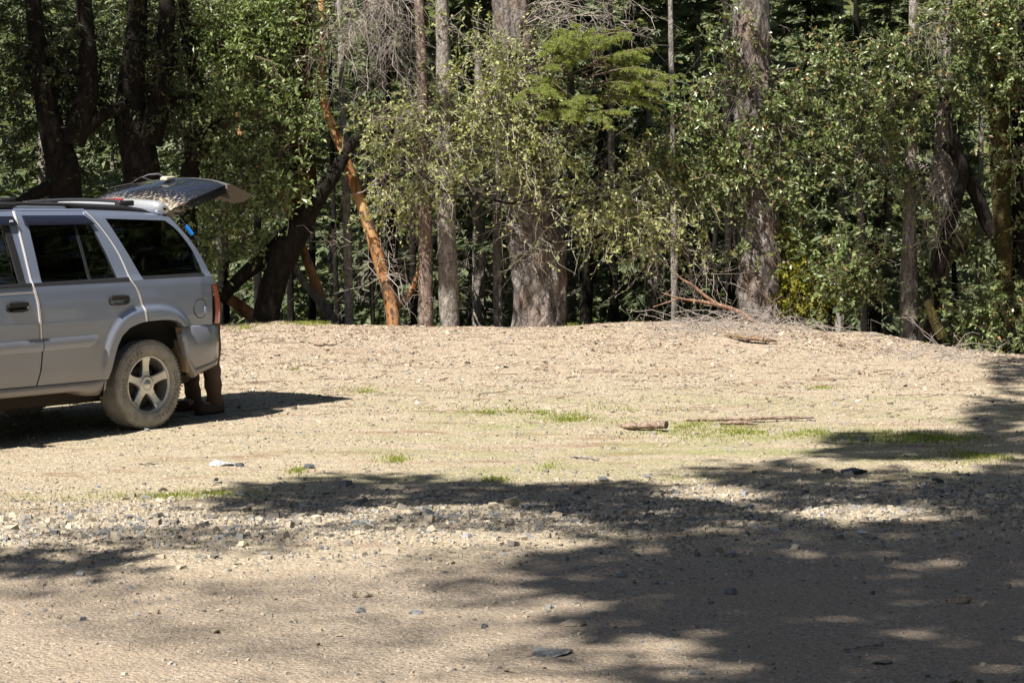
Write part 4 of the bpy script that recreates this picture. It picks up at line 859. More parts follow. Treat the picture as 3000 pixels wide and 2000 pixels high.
def person():
    skinm = simple('skin', (.45, .27, .19), .55); pants = simple('canvas_trousers', (.13, .085, .062), .9, var=.18, scale=14, bump=.4); shirt = simple('blue_shirt', (.05, .07, .14), .9, var=.1)
    boots = simple('work_boots', (.07, .045, .03), .75, var=.25); hair = simple('hair', (.05, .035, .025), .7)
    root = thing('person', 'person in brown canvas trousers leaning into the back of the SUV', 'person', tuple(cw(-1.22, .27, 0)))
    f = -CARR*np.array([1, 1, 0]); f /= np.linalg.norm(f); l = np.array([-f[1], f[0], 0]); o = np.array(root.location); gz = lambda a, b: float(G(o[0]+f[0]*a+l[0]*b, o[1]+f[1]*a+l[1]*b))-o[2]
    L = lambda a, b, z: tuple(f*a+l*b+np.array([0, 0, z]))
    g1, g2 = gz(.02, .15), gz(-.06, -.15)
    N = [(L(0, 0, .95), .135), (L(.02, .10, .90), .10), (L(.04, .14, .50+g1*.5), .062), (L(0, .15, .10+g1), .042), (L(.14, .16, .04+g1), .038),
         (L(-.01, -.10, .90), .10), (L(0, -.14, .50+g2*.5), .062), (L(-.07, -.15, .10+g2), .042), (L(.07, -.16, .04+g2), .038),
         (L(.18, 0, 1.12), .14), (L(.40, 0, 1.24), .145), (L(.50, 0, 1.29), .07), (L(.58, 0, 1.32), .055), (L(.67, 0, 1.35), .085), (L(.74, 0, 1.34), .082), (L(.79, 0, 1.29), .03),
         (L(.44, .19, 1.24), .062), (L(.58, .24, 1.02), .045), (L(.78, .18, .92), .034), (L(.84, .17, .90), (.038, .022)),
         (L(.44, -.19, 1.24), .062), (L(.60, -.23, 1.02), .045), (L(.80, -.15, .92), .034), (L(.86, -.14, .90), (.038, .022))]
    E = [(0, 1), (1, 2), (2, 3), (3, 4), (0, 5), (5, 6), (6, 7), (7, 8), (0, 9), (9, 10), (10, 11), (11, 12), (12, 13), (13, 14), (14, 15), (10, 16), (16, 17), (17, 18), (18, 19), (10, 20), (20, 21), (21, 22), (22, 23)]
    for h, s, b0 in ((19, 1, .17), (23, -1, -.14)):
        x0 = .84 if s > 0 else .86
        for k, (dy, ln) in enumerate(((.030, .066), (.010, .078), (-.011, .072), (-.031, .055))):
            i = len(N); N += [(L(x0+.045, b0+dy, .90), .010), (L(x0+.045+ln*.55, b0+dy*1.1, .895), .009), (L(x0+.045+ln, b0+dy*1.1, .872), .007)]; E += [(h, i), (i, i+1), (i+1, i+2)]
        i = len(N); N += [(L(x0-.01, b0-s*.045, .895), .012), (L(x0+.03, b0-s*.065, .885), .009)]; E += [(h, i), (i, i+1)]
    link('body', skin_mesh('body', N, E, [skinm]), root)
    tr = MB()
    for a, b, g in ((.0, .165, g1), (-.06, -.165, g2)):
        pts, rad = [], []
        for t in np.linspace(0, 1, 26):
            z = .98*(1-t)+(.065+g)*t; pts.append(L(.04*math.sin(t*3.1)+(a-.02)*t, b*(.55+.45*min(1, t*2.2)), z)); rad.append(np.interp(t, [0, .12, .5, .85, .95, 1], [.135, .115, .082, .072, .078, .074])+.006*math.sin(t*43+b*30)*(t > .55)+.004*math.sin(t*19))
        tr.tube(pts, rad, 18)
    tr.tube([L(-.02, 0, .84), L(0, 0, .92), L(.03, 0, 1.02)], [.12, .165, .15], 18)
    tr.obj('trousers', pants, root, smooth=True)
    sh = MB(); sh.tube([L(.03, 0, 1.0), L(.16, 0, 1.11), L(.32, 0, 1.21), L(.46, 0, 1.28), L(.53, 0, 1.30)], [.165, .168, .18, .16, .07], 20)
    for s in (1, -1): sh.tube([L(.42, s*.14, 1.25), L(.46, s*.20, 1.22), L(.53, s*.235, 1.09), L(.575, s*.242, 1.03)], [.085, .078, .065, .06], 14)
    sh.obj('shirt', shirt, root, smooth=True)
    for a, b, g in ((.0, .175, g1), (-.08, -.175, g2)):
        bt = MB(); bt.tube([L(a, b, .16+g), L(a, b, .06+g)], [.055, .058], 14); bt.box(f*(a+.07)+l*b+np.array([0, 0, .045+g]), (.155, .052, .045), R=np.stack([f, l, [0, 0, 1]], 1), bev=.03); bt.obj('boot', boots, root, smooth=True)
    hr = MB(); bm = bmesh.new(); bmesh.ops.create_uvsphere(bm, u_segments=18, v_segments=12, radius=.098); bmesh.ops.delete(bm, geom=[v for v in bm.verts if v.co.z < -.02], context='VERTS'); hr.bm(bm, c=L(.69, 0, 1.365)); hr.obj('hair', hair, root, smooth=True)
# ------------------------------------------------------------------ camera, sun, sky
def setup():
    cam = bpy.data.cameras.new('camera'); cam.sensor_width = 36; cam.lens = FP/3000*36; cam.clip_end = 2000; o = bpy.data.objects.new('camera', cam); COL.objects.link(o)
    o.location = (0, 0, CAMZ); o.rotation_euler = (math.pi/2-TH, 0, 0); sc.camera = o
    w = bpy.data.worlds.new('World'); sc.world = w; w.use_nodes = True; nt = w.node_tree; sky = nt.nodes.new('ShaderNodeTexSky'); sky.sky_type = 'NISHITA'; sky.sun_disc = False
    sky.sun_elevation = SUN_EL; sky.sun_rotation = math.atan2(TOSUN[0], TOSUN[1]); bg = nt.nodes['Background']; nt.links.new(sky.outputs[0], bg.inputs[0]); bg.inputs[1].default_value = .05
    s = bpy.data.lights.new('sun', 'SUN'); s.energy = 5.0; s.angle = math.radians(.53); s.color = (1, .95, .87); o = bpy.data.objects.new('sun', s); COL.objects.link(o); o.location = tuple(TOSUN*60)
    o.rotation_euler = Vector(TOSUN).to_track_quat('Z', 'Y').to_euler()
    v = sc.view_settings; v.view_transform = 'Standard'; v.look = 'None'; v.gamma = 1; v.exposure = 1.04
    c = sc.cycles; c.max_bounces = 6; c.diffuse_bounces = 1; c.glossy_bounces = 2; c.transmission_bounces = 3; c.transparent_max_bounces = 6; c.caustics_reflective = False; c.caustics_refractive = False; c.sample_clamp_indirect = 6
    c.use_denoising = True; c.denoiser = 'OPENIMAGEDENOISE'; c.denoising_input_passes = 'RGB_ALBEDO_NORMAL'; c.denoising_prefilter = 'ACCURATE'
setup()
build_ground(ground_mat())
scatter_gravel(); scatter_grass()
car(); person()
# ------------------------------------------------------------------ forest materials
B_FIR = barkmat('fir_bark', (.06, .05, .045), (.20, .175, .16), (.33, .30, .28), zs=.3, scale=11, bump=1.0, patch=(.23, .165, .13))
B_GREY = barkmat('grey_bark', (.14, .122, .108), (.30, .268, .235), (.42, .385, .345), zs=.35, scale=16, bump=.7)
B_RED = barkmat('reddish_bark', (.11, .08, .065), (.27, .20, .165), (.38, .30, .25), zs=.3, scale=15, bump=.7)
B_DARK = barkmat('dark_bark', (.007, .0055, .0045), (.018, .0145, .011), (.034, .028, .022), zs=.25, scale=12, bump=.9)  # bark colour lowered so trunks standing in shade stay black
B_PALE = barkmat('lichen_bark', (.16, .14, .125), (.34, .315, .285), (.46, .44, .41), zs=.5, scale=14, bump=.5)
B_MOSS = barkmat('mossy_bark', (.03, .022, .008), (.075, .062, .018), (.12, .105, .028), zs=.6, scale=20, bump=1.0, patch=(.05, .036, .02))
B_BROWNMOSS = barkmat('brown_moss_bark', (.035, .018, .006), (.12, .065, .016), (.17, .11, .025), zs=.6, scale=24, bump=1.0, patch=(.03, .02, .012))
m, nt, n, out = newmat('madrone_bark'); tc = n('TexCoord').outputs['Object']
a_ = n('TexNoise', {'Vector': n('Mapping', {'Vector': tc, 'Scale': (1, 1, .35)}).outputs[0], 'Scale': 7, 'Detail': 5}).outputs[0]
pe_ = n('TexNoise', {'Vector': n('Mapping', {'Vector': tc, 'Scale': (1, 1, .5)}).outputs[0], 'Scale': 3.2, 'Detail': 7, 'Roughness': .7}).outputs[0]
c_ = ramp(n, a_, [(.3, (.20, .075, .025)), (.5, (.37, .18, .075)), (.7, (.52, .32, .16))]); c_ = mixc(n, ramp(n, pe_, [(.52, (0,)*3), (.58, (1,)*3)]), c_, (.085, .05, .032)); c_ = mixc(n, ramp(n, pe_, [(.36, (.8,)*3), (.42, (0,)*3)]), c_, (.55, .42, .20))
kn = n('TexVoronoi', {'Vector': tc, 'Scale': 5.5}).outputs['Distance']; c_ = mixc(n, ramp(n, kn, [(.09, (.9,)*3), (.15, (0,)*3)]), c_, (.06, .03, .015))
b_ = n('BsdfPrincipled', {'Base Color': c_, 'Roughness': .55, 'Specular IOR Level': .3}); nt.links.new(b_.outputs[0], out.inputs[0]); B_MAD = m
T_GREY = simple('grey_twig', (.30, .26, .23), .9, var=.3, scale=8); T_OAK = simple('oak_twig', (.17, .14, .115), .9, var=.35, scale=8); T_BROWN = simple('brown_twig', (.13, .095, .07), .9, var=.3, scale=8); T_DARK = simple('dark_twig', (.045, .035, .028), .9, var=.3)
L_MAD = leafmat('madrone_leaf', [(0.07, 0.106, 0.04), (0.139, 0.195, 0.067), (0.218, 0.284, 0.1), (0.306, 0.357, 0.143), (0.177, 0.228, 0.095)], 0.3, 0.36, 0.55)
L_HAZ = leafmat('spring_leaf', [(0.191, 0.22, 0.083), (0.29, 0.32, 0.123), (0.375, 0.395, 0.154), (0.434, 0.434, 0.198)], 0.34, 0.45, 0.4)
L_OAK = leafmat('live_oak_leaf', [(0.065, 0.089, 0.03), (0.109, 0.149, 0.049), (0.177, 0.227, 0.078), (0.255, 0.292, 0.119), (0.127, 0.177, 0.058), (0.159, 0.206, 0.07), (0.09, 0.123, 0.041), (0.191, 0.234, 0.088), (0.14, 0.178, 0.062), (0.206, 0.248, 0.09), (0.106, 0.137, 0.047), (0.38, 0.227, 0.098)], 0.22, 0.36, 0.6)
L_DARK = leafmat('shaded_leaf', [(.018, .028, .009), (.035, .05, .015), (.055, .07, .022), (.07, .05, .02)], .15, .45, .4)  # leaf colours darkened to carry the shade behind the car
L_FIR = leafmat('fir_needle', [(.15, .20, .05), (.23, .28, .075), (.32, .36, .10), (.30, .31, .12)], .3, .5, .35)
L_CON = leafmat('conifer_spray', [(.06, .085, .042), (.105, .135, .068), (.155, .185, .095), (.20, .215, .125)], .25, .6, .25)
L_CONF = leafmat('far_conifer_spray', [(.07, .09, .05), (.115, .14, .075), (.16, .185, .10), (.20, .215, .13)], .2, .7, .2)
L_YEL = leafmat('golden_leaf', [(.20, .21, .03), (.33, .33, .045), (.42, .40, .06)], .45, .6, .2)
L_SHADE = leafmat('overhead_spray', [(.04, .07, .02), (.08, .12, .035), (.12, .16, .05)], .2, .6, .2)
def at(root, *a):
    base = a[0]; set_origin(root, tuple(float(x) for x in base)); return root
# shared high crowns (mostly above the picture; they shade the woods)
HI_CON = [conifer_mesh('high_shade_crown', 22, 3.6, 6.0, 70, [T_DARK, L_CON], per=40, L=.75, W=.26) for _ in range(2)]
def highcrown(root, base, mesh=0, z=0.0, sc_=1.0):
    z += 2.5; base = np.array(base)+[.3, 1.3, 0]
    o = link('high_shade_crown', HI_CON[mesh], root); o.location = (base[0], base[1], base[2]+z); o.scale = (sc_, sc_, sc_); o.rotation_euler = (0, 0, U(0, 6.28)); return o
def std(name, label, rows, Y, mat, top=16, crown_mesh=None, group=None, r_end=.06, z=0.0, sc_=1.0, lean=0.0, bend=.02, **kw):
    t = tree(name, label, group); pts, rad = px_trunk(rows, Y); base = pts[0].copy(); base[2] += .35
    if top: extend(pts, rad, top, r_end, lean, bend)
    stem(t, 'trunk', pts, rad, mat, **kw)
    if crown_mesh is not None: highcrown(t, (pts[-1][0], pts[-1][1], base[2]), crown_mesh, z, sc_)
    return t, base, pts
def stubs(t, pts, rad, n, z0, z1, r=.008, ln=.6, mat=None, sub=5):
    """dead side twigs on a trunk"""
    mb = MB(); P_ = np.array(pts); z = U(z0, z1, n); c = np.stack([np.interp(z, P_[:, 2], P_[:, k]) for k in (0, 1)]+[z], -1)
    a = U(math.pi*.75, math.pi*2.25, n); tips = c+np.stack([np.cos(a), np.sin(a)*.6, U(-.5, .25, n)], -1)*ln*U(.4, 1.2, n)[:, None]
    for k in range(n): deadtwigs(mb, c[k], tips[k:k+1], r*.8, sub, subl=ln*.5)
    return mb.obj('dead_branches', mat or T_GREY, t)
def forest():
    # ---- the two great firs
    t, b, p = std('douglas_fir', 'broad furrowed fir trunk in the middle, thickest of all the trees', [(1240, 745, 124), (1237, 640, 124), (1228, 540, 124), (1222, 440, 112), (1208, 300, 98), (1190, 120, 84), (1172, 0, 78)], 33.72, B_FIR, 24, 0, sides=64, step=.03, amp=.2, ns=11, flare=.06, zs=.22, r_end=.12, z=2, bend=.05, seed=1)
    mb = MB()
    for k in range(64):
        a = U(0, 6.28); q = U(.2, 1)**.5; x1, y1 = 1365+175*q*math.cos(a), 178+122*q*math.sin(a)-20*math.cos(a); hook = D(1250+U(-15, 60), y1*.55+95+U(-20, 30), 33.3); tip = D(x1, y1, U(31.9, 32.9)); v = tip-hook
        bough(mb, tip-v*min(1, .75/np.linalg.norm(v)), tip+v*U(.05, .22)+np.array([0, 0, U(-.12, .22)]), .19, 11, needle=.034, droop=U(.1, .3), dens=.75)
    branches(mb, D(1240, 150, 33.4), np.array([D(x, y, 32.4) for x, y in ((1500, 190), (1460, 120), (1380, 100), (1450, 270), (1520, 240), (1330, 230))]), .018, 0, sag=.1)
    mb.obj('bough', [T_BROWN, L_FIR], t)
    mb = MB(); deadtwigs(mb, D(1200, 60, 33.6), np.array([D(x, y, 32.9) for x, y in ((1480, 20), (1440, 60), (1390, 40), (1500, 90), (1350, 90), (1420, -30), (1330, 20))]), .012, 12, subl=.5, droop=.3); mb.obj('dead_branches', T_GREY, t); at(t, b)
    t, b, p = std('douglas_fir', 'shaggy fir trunk half hidden by oak leaves, flared at its foot', [(1750, 745, 108), (1745, 690, 98), (1742, 600, 92), (1735, 450, 90), (1730, 250, 84), (1724, 50, 76), (1722, -30, 74)], 33.52, B_FIR, 24, 1, sides=60, step=.03, amp=.22, ns=12, flare=.16, zs=.3, r_end=.12, z=2.5, bend=.05, seed=2)
    stubs(t, p, None, 14, 1.2, 4.6, .007, .6); at(t, b)
    # ---- conifer poles of the middle
    t, b, p = std('fir_tree', 'straight grey barked fir pole crossed by a band of shadow', [(1033, 748, 44), (1029, 640, 45), (1025, 500, 44), (1023, 300, 41), (1018, 100, 34), (1014, 0, 30)], 33.42, B_GREY, 20, 0, sides=36, step=.04, amp=.05, ns=14, flare=.06, r_end=.05, z=3, sc_=.8, seed=3)
    stubs(t, p, None, 16, .8, 4.6, .006, .55); at(t, b)
    t, b, p = std('fir_tree', 'reddish barked fir pole close beside the straight grey one', [(979, 748, 34), (978, 600, 34), (975, 450, 31), (972, 280, 28), (967, 100, 25), (962, 0, 22)], 33.45, B_RED, 18, 1, sides=30, step=.04, amp=.05, ns=14, flare=.05, r_end=.05, z=3, sc_=.7, seed=4)
    stubs(t, p, None, 20, .6, 4.6, .006, .5); at(t, b)
    t, b, p = std('fir_tree', 'slim grey fir stem between the broad fir and the straight grey pole', [(1144, 748, 23), (1143, 620, 23), (1142, 490, 22), (1142, 300, 20), (1140, 0, 17)], 34.2, B_GREY, 14, None, sides=24, step=.05, amp=.05, ns=16, r_end=.03, seed=5)
    stubs(t, p, None, 14, .4, 3, .005, .4); at(t, b)
    t, b, p = std('fir_tree', 'thin pale grey stem with white broken twigs near the leaning orange trunks', [(803, 746, 20), (800, 640, 20), (797, 500, 18), (793, 400, 17), (785, 200, 14), (780, 0, 12)], 34.3, B_PALE, 12, None, sides=22, step=.05, amp=.05, ns=16, r_end=.03, seed=6)
    stubs(t, p, None, 22, .4, 3.6, .006, .6); at(t, b)
    t, b, p = std('fir_tree', 'pale lichen covered stem standing behind the bright madrone leaves', [(512, 700, 16), (500, 500, 16), (490, 330, 16), (482, 200, 15), (476, 60, 14), (472, -20, 14)], 35.0, B_PALE, 16, None, sides=20, step=.06, amp=.06, ns=14, r_end=.04, seed=7); at(t, b)
    t, b, p = std('fir_tree', 'half shaded pole beneath the trailing grey twigs, top of frame', [(905, 742, 24), (903, 600, 23), (898, 420, 21), (890, 250, 20), (884, 80, 18), (880, -20, 17)], 34.8, B_DARK, 18, 0, sides=22, step=.05, amp=.06, ns=14, r_end=.05, z=3, sc_=.7, seed=8)
    mb = MB(); deadtwigs(mb, D(900, -40, 33.8), np.array([D(x, y, U(32.6, 33.4)) for x, y in ((760, 70), (790, 120), (830, 170), (860, 190), (770, 20), (820, 90), (880, 200), (730, 110), (900, 150), (850, 60), (760, 160), (920, 110))]), .011, 13, subl=.6, droop=.55); mb.obj('dead_branches', T_GREY, t); at(t, b)
    # ---- dark slim poles deeper in the wood
    labs = ['slender black stem beside the leaning dark oak trunk', 'thin dark pole just left of the orange barked madrone', 'dark stem crossing in front of the far leaning madrone', 'black pole hard against the reddish fir pole', 'dark twin stem in the shade right of the broad fir', 'second dark stem in the shade right of the broad fir', 'grey stem behind the fallen reddish limb', 'dark stem pressed against the shaggy fir', 'crooked dark stem left of the fallen reddish limb', 'thin shaded pole behind the madrone leaves above the SUV', 'shaded pole behind the SUV tail lamp', 'slim dark pole seen between the pale stem and the orange trunk', 'black pole framing the golden bush', 'dark pole right of the hanging oak leaves']
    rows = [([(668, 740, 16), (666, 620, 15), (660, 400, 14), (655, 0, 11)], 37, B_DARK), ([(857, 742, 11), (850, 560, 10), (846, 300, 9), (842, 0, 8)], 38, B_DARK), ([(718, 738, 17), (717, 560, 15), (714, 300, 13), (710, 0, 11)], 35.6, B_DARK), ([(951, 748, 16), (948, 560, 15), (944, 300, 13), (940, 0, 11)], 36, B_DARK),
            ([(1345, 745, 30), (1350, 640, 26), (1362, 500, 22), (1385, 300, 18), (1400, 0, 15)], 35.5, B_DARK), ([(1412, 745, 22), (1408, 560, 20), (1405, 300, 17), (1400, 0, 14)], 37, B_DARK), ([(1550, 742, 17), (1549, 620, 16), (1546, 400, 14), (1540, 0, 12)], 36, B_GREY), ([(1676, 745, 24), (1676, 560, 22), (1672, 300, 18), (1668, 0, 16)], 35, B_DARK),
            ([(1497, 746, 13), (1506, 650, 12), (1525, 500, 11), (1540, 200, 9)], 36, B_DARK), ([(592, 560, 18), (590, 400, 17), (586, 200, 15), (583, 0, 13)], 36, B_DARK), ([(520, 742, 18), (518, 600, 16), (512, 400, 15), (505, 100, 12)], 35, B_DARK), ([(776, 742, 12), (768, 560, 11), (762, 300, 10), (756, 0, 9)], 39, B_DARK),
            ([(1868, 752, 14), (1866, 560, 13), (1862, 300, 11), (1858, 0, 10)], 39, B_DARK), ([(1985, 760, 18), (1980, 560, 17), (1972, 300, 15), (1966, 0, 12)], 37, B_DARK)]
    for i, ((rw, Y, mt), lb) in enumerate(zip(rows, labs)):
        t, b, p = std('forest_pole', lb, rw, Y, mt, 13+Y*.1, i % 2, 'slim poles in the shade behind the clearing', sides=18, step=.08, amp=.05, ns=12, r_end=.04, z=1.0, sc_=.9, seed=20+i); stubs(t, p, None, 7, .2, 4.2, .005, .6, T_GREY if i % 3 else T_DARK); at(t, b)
    # ---- leaning madrones with orange bark
    t = tree('madrone_tree', 'leaning madrone with peeled orange trunk, forked low above the gravel'); p, r = px_trunk([(905, 744, 30), (897, 690, 31), (880, 632, 28), (868, 585, 30), (855, 540, 30), (838, 490, 29), (815, 425, 26), (790, 350, 25), (765, 300, 22), (742, 230, 20), (735, 170, 18), (742, 90, 16), (738, 0, 15)], 33.6); b = p[0]+[0, 0, .35]
    extend(p, r, 10, .03); stem(t, 'trunk', p, r, B_MAD, sides=22, step=.05, amp=.02, ns=6)
    pp = [D(*q, 34.0) for q in ((884, 645), (898, 612), (915, 600), (930, 604))]; stem(t, 'limb', pp, [.045, .04, .035, .02], B_DARK, sides=12, step=.05, amp=.04)
    stem(t, 'limb', [D(*q, 34.1) for q in ((908, 705), (925, 690), (945, 672), (958, 640), (966, 600))], [.05, .055, .05, .04, .03], B_MAD, sides=12, step=.05, amp=.02); at(t, b)
    t = tree('madrone_tree', 'far leaning madrone with yellow orange bark behind the dark oak'); p, r = px_trunk([(752, 742, 26), (738, 690, 24), (722, 640, 22), (705, 600, 22), (690, 555, 20), (670, 500, 18), (640, 440, 18), (600, 390, 17), (560, 350, 15), (540, 250, 13)], 35.0); b = p[0]+[0, 0, .35]
    stem(t, 'trunk', p, r, B_MAD, sides=18, step=.05, amp=.03, ns=6); stem(t, 'dead_limb', [D(*q, 34.9) for q in ((768, 742), (735, 690), (700, 655), (678, 615), (668, 575))], [.09, .06, .05, .045, .03], B_GREY, sides=14, step=.05, amp=.06)
    crown(t, [cl(540, 260, 60, 90, 34.6, .5, 40, .4, 10, .09, .04)], [T_BROWN, L_MAD], p[-2]); at(t, b)
    t = tree('madrone_tree', 'low orange limb slanting out of the ground beside the tail lamp'); stem(t, 'trunk', [D(*q, 34.2) for q in ((590, 735), (560, 710), (535, 690), (505, 672), (470, 640), (430, 600))], [.09, .085, .08, .07, .06, .05], B_MAD, sides=14, step=.05, amp=.03); at(t, D(590, 745, 34.2))
    # ---- big dark leaning oak and the bright leaves that hang from it
    t = tree('oak_tree', 'black leaning oak with mossy upper trunk and bright glossy leaves'); p, r = px_trunk([(610, 740, 60), (618, 690, 62), (632, 640, 62), (655, 580, 66), (682, 530, 62), (705, 490, 50), (735, 445, 42), (762, 410, 36), (785, 370, 28), (802, 335, 24), (825, 312, 20), (855, 306, 15), (885, 312, 10)], 33.3); b = p[0]+[0, 0, .35]
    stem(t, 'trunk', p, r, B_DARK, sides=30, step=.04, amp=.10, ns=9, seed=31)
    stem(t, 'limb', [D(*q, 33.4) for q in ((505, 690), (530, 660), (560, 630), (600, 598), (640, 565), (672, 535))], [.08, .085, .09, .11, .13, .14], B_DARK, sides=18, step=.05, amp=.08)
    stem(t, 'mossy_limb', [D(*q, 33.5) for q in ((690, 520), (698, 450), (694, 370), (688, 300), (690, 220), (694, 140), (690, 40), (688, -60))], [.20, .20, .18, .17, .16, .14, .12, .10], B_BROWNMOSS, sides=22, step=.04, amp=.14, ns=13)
    A = [cl(560, 110, 120, 110, 32.9, .7, 330, .42, 10, .088, .038), cl(690, 60, 90, 90, 33.0, .6, 190, .40, 10, .085, .037), cl(500, 260, 75, 95, 32.9, .5, 190, .40, 10, .088, .038), cl(610, 270, 90, 110, 32.7, .6, 240, .42, 9, .092, .040), cl(705, 240, 35, 70, 32.8, .4, 60, .34, 9, .085, .036),
         cl(545, 420, 60, 70, 32.6, .5, 110, .38, 9, .092, .04), cl(640, 410, 55, 70, 32.6, .5, 95, .36, 9, .095, .042), cl(500, 540, 70, 60, 32.7, .5, 120, .34, 9, .088, .038), cl(560, 560, 45, 40, 32.8, .4, 45, .32, 8, .085, .037), cl(540, 20, 130, 70, 33.1, .7, 220, .4, 10, .085, .037), cl(470, 420, 45, 60, 33.0, .4, 50, .34, 8, .09, .04)]
    crown(t, A, [T_BROWN, L_MAD], D(690, 330, 33.4), nb=5, br=.016); at(t, b)
    # ---- spring-leaved hazel that fills the middle
    t = tree('hazel_bush', 'wide twiggy hazel with sparse lime leaves spreading across the middle'); p, r = px_trunk([(1190, 748, 12), (1180, 640, 12), (1172, 500, 11), (1160, 350, 10)], 34.6); b = p[0]+[0, 0, .35]
    stem(t, 'trunk', p, r, B_GREY, sides=12, step=.06, amp=.05)
    stem(t, 'limb', [D(*q, 33.0) for q in ((960, 395), (1000, 425), (1040, 452), (1100, 448), (1170, 470), (1230, 458), (1330, 450), (1440, 425))], [.012, .016, .018, .016, .017, .015, .011, .006], B_DARK, sides=10, step=.05, amp=.08)
    H = [cl(900, 300, 90, 75, 32.7, .6, 93, .5, 9, .068, .034), cl(1000, 260, 90, 90, 32.6, .6, 86, .5, 9, .068, .034), cl(1110, 250, 95, 105, 32.4, .6, 117, .5, 9, .068, .034), cl(1120, 150, 80, 60, 32.7, .5, 49, .45, 9, .068, .034), cl(900, 400, 90, 60, 32.6, .5, 86, .45, 9, .068, .034), cl(1020, 350, 90, 60, 32.5, .5, 74, .45, 9, .068, .034), cl(1180, 340, 110, 70, 32.3, .6, 117, .5, 9, .068, .034), cl(1290, 330, 90, 80, 32.3, .5, 80, .5, 8, .068, .034), cl(1060, 90, 60, 60, 33, .4, 24, .4, 8, .066, .034), cl(880, 470, 60, 45, 32.7, .4, 34, .4, 8, .07, .035), cl(1180, 190, 90, 110, 32.5, .6, 190, .45, 7, .068, .034), cl(1230, 120, 60, 50, 32.6, .4, 60, .4, 7, .066, .034), cl(1010, 330, 160, 190, 33.2, .6, 130, .55, 0, 0, 0), cl(1330, 430, 180, 130, 33.2, .6, 150, .6, 0, 0, 0), cl(880, 560, 130, 120, 33.4, .6, 60, .5, 0, 0, 0), cl(1080, 640, 60, 90, 34.6, .5, 40, .5, 0, 0, 0), cl(1130, 420, 120, 40, 32.4, .4, 43, .45, 6, .068, .034), cl(1260, 560, 60, 35, 32.4, .3, 9, .5, 7, .06, .028, droop=.1)]
    crown(t, H, [T_GREY, L_HAZ], np.array([D(*q, 33.35) for q in ((1172, 420), (1172, 330), (1168, 220), (1178, 520), (960, 395), (1040, 440), (1100, 440), (1330, 445), (900, 330), (930, 400), (880, 400), (1240, 330))]), nb=6, br=.011, twigr=.0036); at(t, b)
    t = tree('hazel_bush', 'twiggy lime leaved hazel drooping between the two great firs'); p, r = px_trunk([(1600, 746, 9), (1590, 640, 9), (1560, 500, 8), (1520, 400, 7)], 34.0); b = p[0]+[0, 0, .35]
    stem(t, 'trunk', p, r, B_GREY, sides=10, step=.06, amp=.05)
    H = [cl(1390, 440, 90, 60, 32.4, .5, 93, .45, 9, .068, .034), cl(1480, 470, 90, 70, 32.3, .5, 105, .45, 9, .068, .034), cl(1570, 430, 80, 80, 32.4, .5, 93, .45, 9, .068, .034), cl(1420, 540, 80, 40, 32.4, .4, 37, .45, 7, .07, .035), cl(1540, 560, 90, 70, 32.5, .5, 68, .55, 4, .055, .025), cl(1470, 380, 90, 40, 32.4, .4, 55, .45, 9, .066, .034), cl(1620, 600, 60, 60, 32.8, .5, 37, .6, 2, .05, .025), cl(1350, 500, 60, 40, 32.4, .4, 31, .45, 6, .07, .035)]
    crown(t, H, [T_GREY, L_HAZ], np.array([D(*q, 33.3) for q in ((1590, 640), (1575, 560), (1555, 490), (1520, 400), (1480, 440), (1420, 450), (1400, 520), (1500, 540), (1450, 400), (1620, 620))]), nb=5, br=.011, twigr=.0036); at(t, b)
    # ---- dark glossy live oaks on the right
    def oak(label, rows, Y, clouds, anchor, mat=B_DARK, leaf=L_OAK, tw=T_OAK, name='live_oak', tr=.0034, **kw):
        t = tree(name, label); p, r = px_trunk(rows, Y); b = p[0]+[0, 0, .35]; stem(t, 'trunk', p, r, mat, sides=20, step=.06, amp=.08, **kw); crown(t, clouds, [tw, leaf], np.concatenate([res(np.array(p), 24), np.array([anchor])]), nb=7, br=.0075, twigr=tr); return t, at(t, b)
    O = dict(L=.058, W=.030)
    def oc(x, y, rx, ry, n, Y=32.5, dY=.5, ln=.36, per=10, **k): return cl(x, y, rx, ry, Y, dY, int(n*.54), ln*.85, per, k.get('L', .074)*1.05, k.get('W', .038)*1.1)
    oak('glossy live oak spreading over the shaggy fir trunk', [(1640, 745, 14), (1640, 600, 13), (1650, 450, 12), (1660, 300, 10)], 34.6,
        [oc(1560, 330, 80, 70, 150), oc(1650, 290, 80, 70, 150), oc(1620, 390, 100, 60, 200), oc(1720, 370, 90, 60, 190), oc(1800, 330, 80, 70, 150), oc(1670, 450, 40, 40, 40), oc(1790, 430, 80, 40, 110), oc(1860, 420, 60, 50, 100), oc(1600, 220, 80, 60, 80, 33), oc(1700, 590, 25, 60, 26), oc(1780, 600, 25, 40, 14), oc(1660, 130, 60, 60, 40, 33.2), oc(1735, 150, 55, 60, 60, 32.6), oc(1745, 250, 50, 50, 60, 32.6), oc(1690, 60, 60, 50, 40, 32.8), cl(1740, 300, 150, 200, 32.9, .5, 90, .5, 0, 0, 0)], D(1660, 380, 33.6))
    oak('leafy live oak filling the upper right above the hanging shaggy trunk', [(2010, 770, 30), (2012, 600, 28), (2030, 400, 24), (2060, 200, 20)], 34.6,
        [oc(1900, 250, 80, 70, 160, 32.6), oc(2010, 240, 80, 80, 190, 32.5), oc(1960, 330, 80, 50, 130, 32.5), oc(2090, 210, 70, 80, 170, 32.3), oc(2050, 300, 80, 40, 120, 32.3), oc(1950, 140, 90, 60, 110, 33), oc(2060, 110, 80, 60, 130, 32.6), oc(1870, 350, 50, 40, 60), oc(2070, 400, 50, 40, 60), oc(1990, 430, 60, 45, 70, 32.9), oc(1880, 120, 60, 60, 60, 33.2), oc(1840, 210, 50, 50, 60, 33)], D(2040, 280, 33.8))
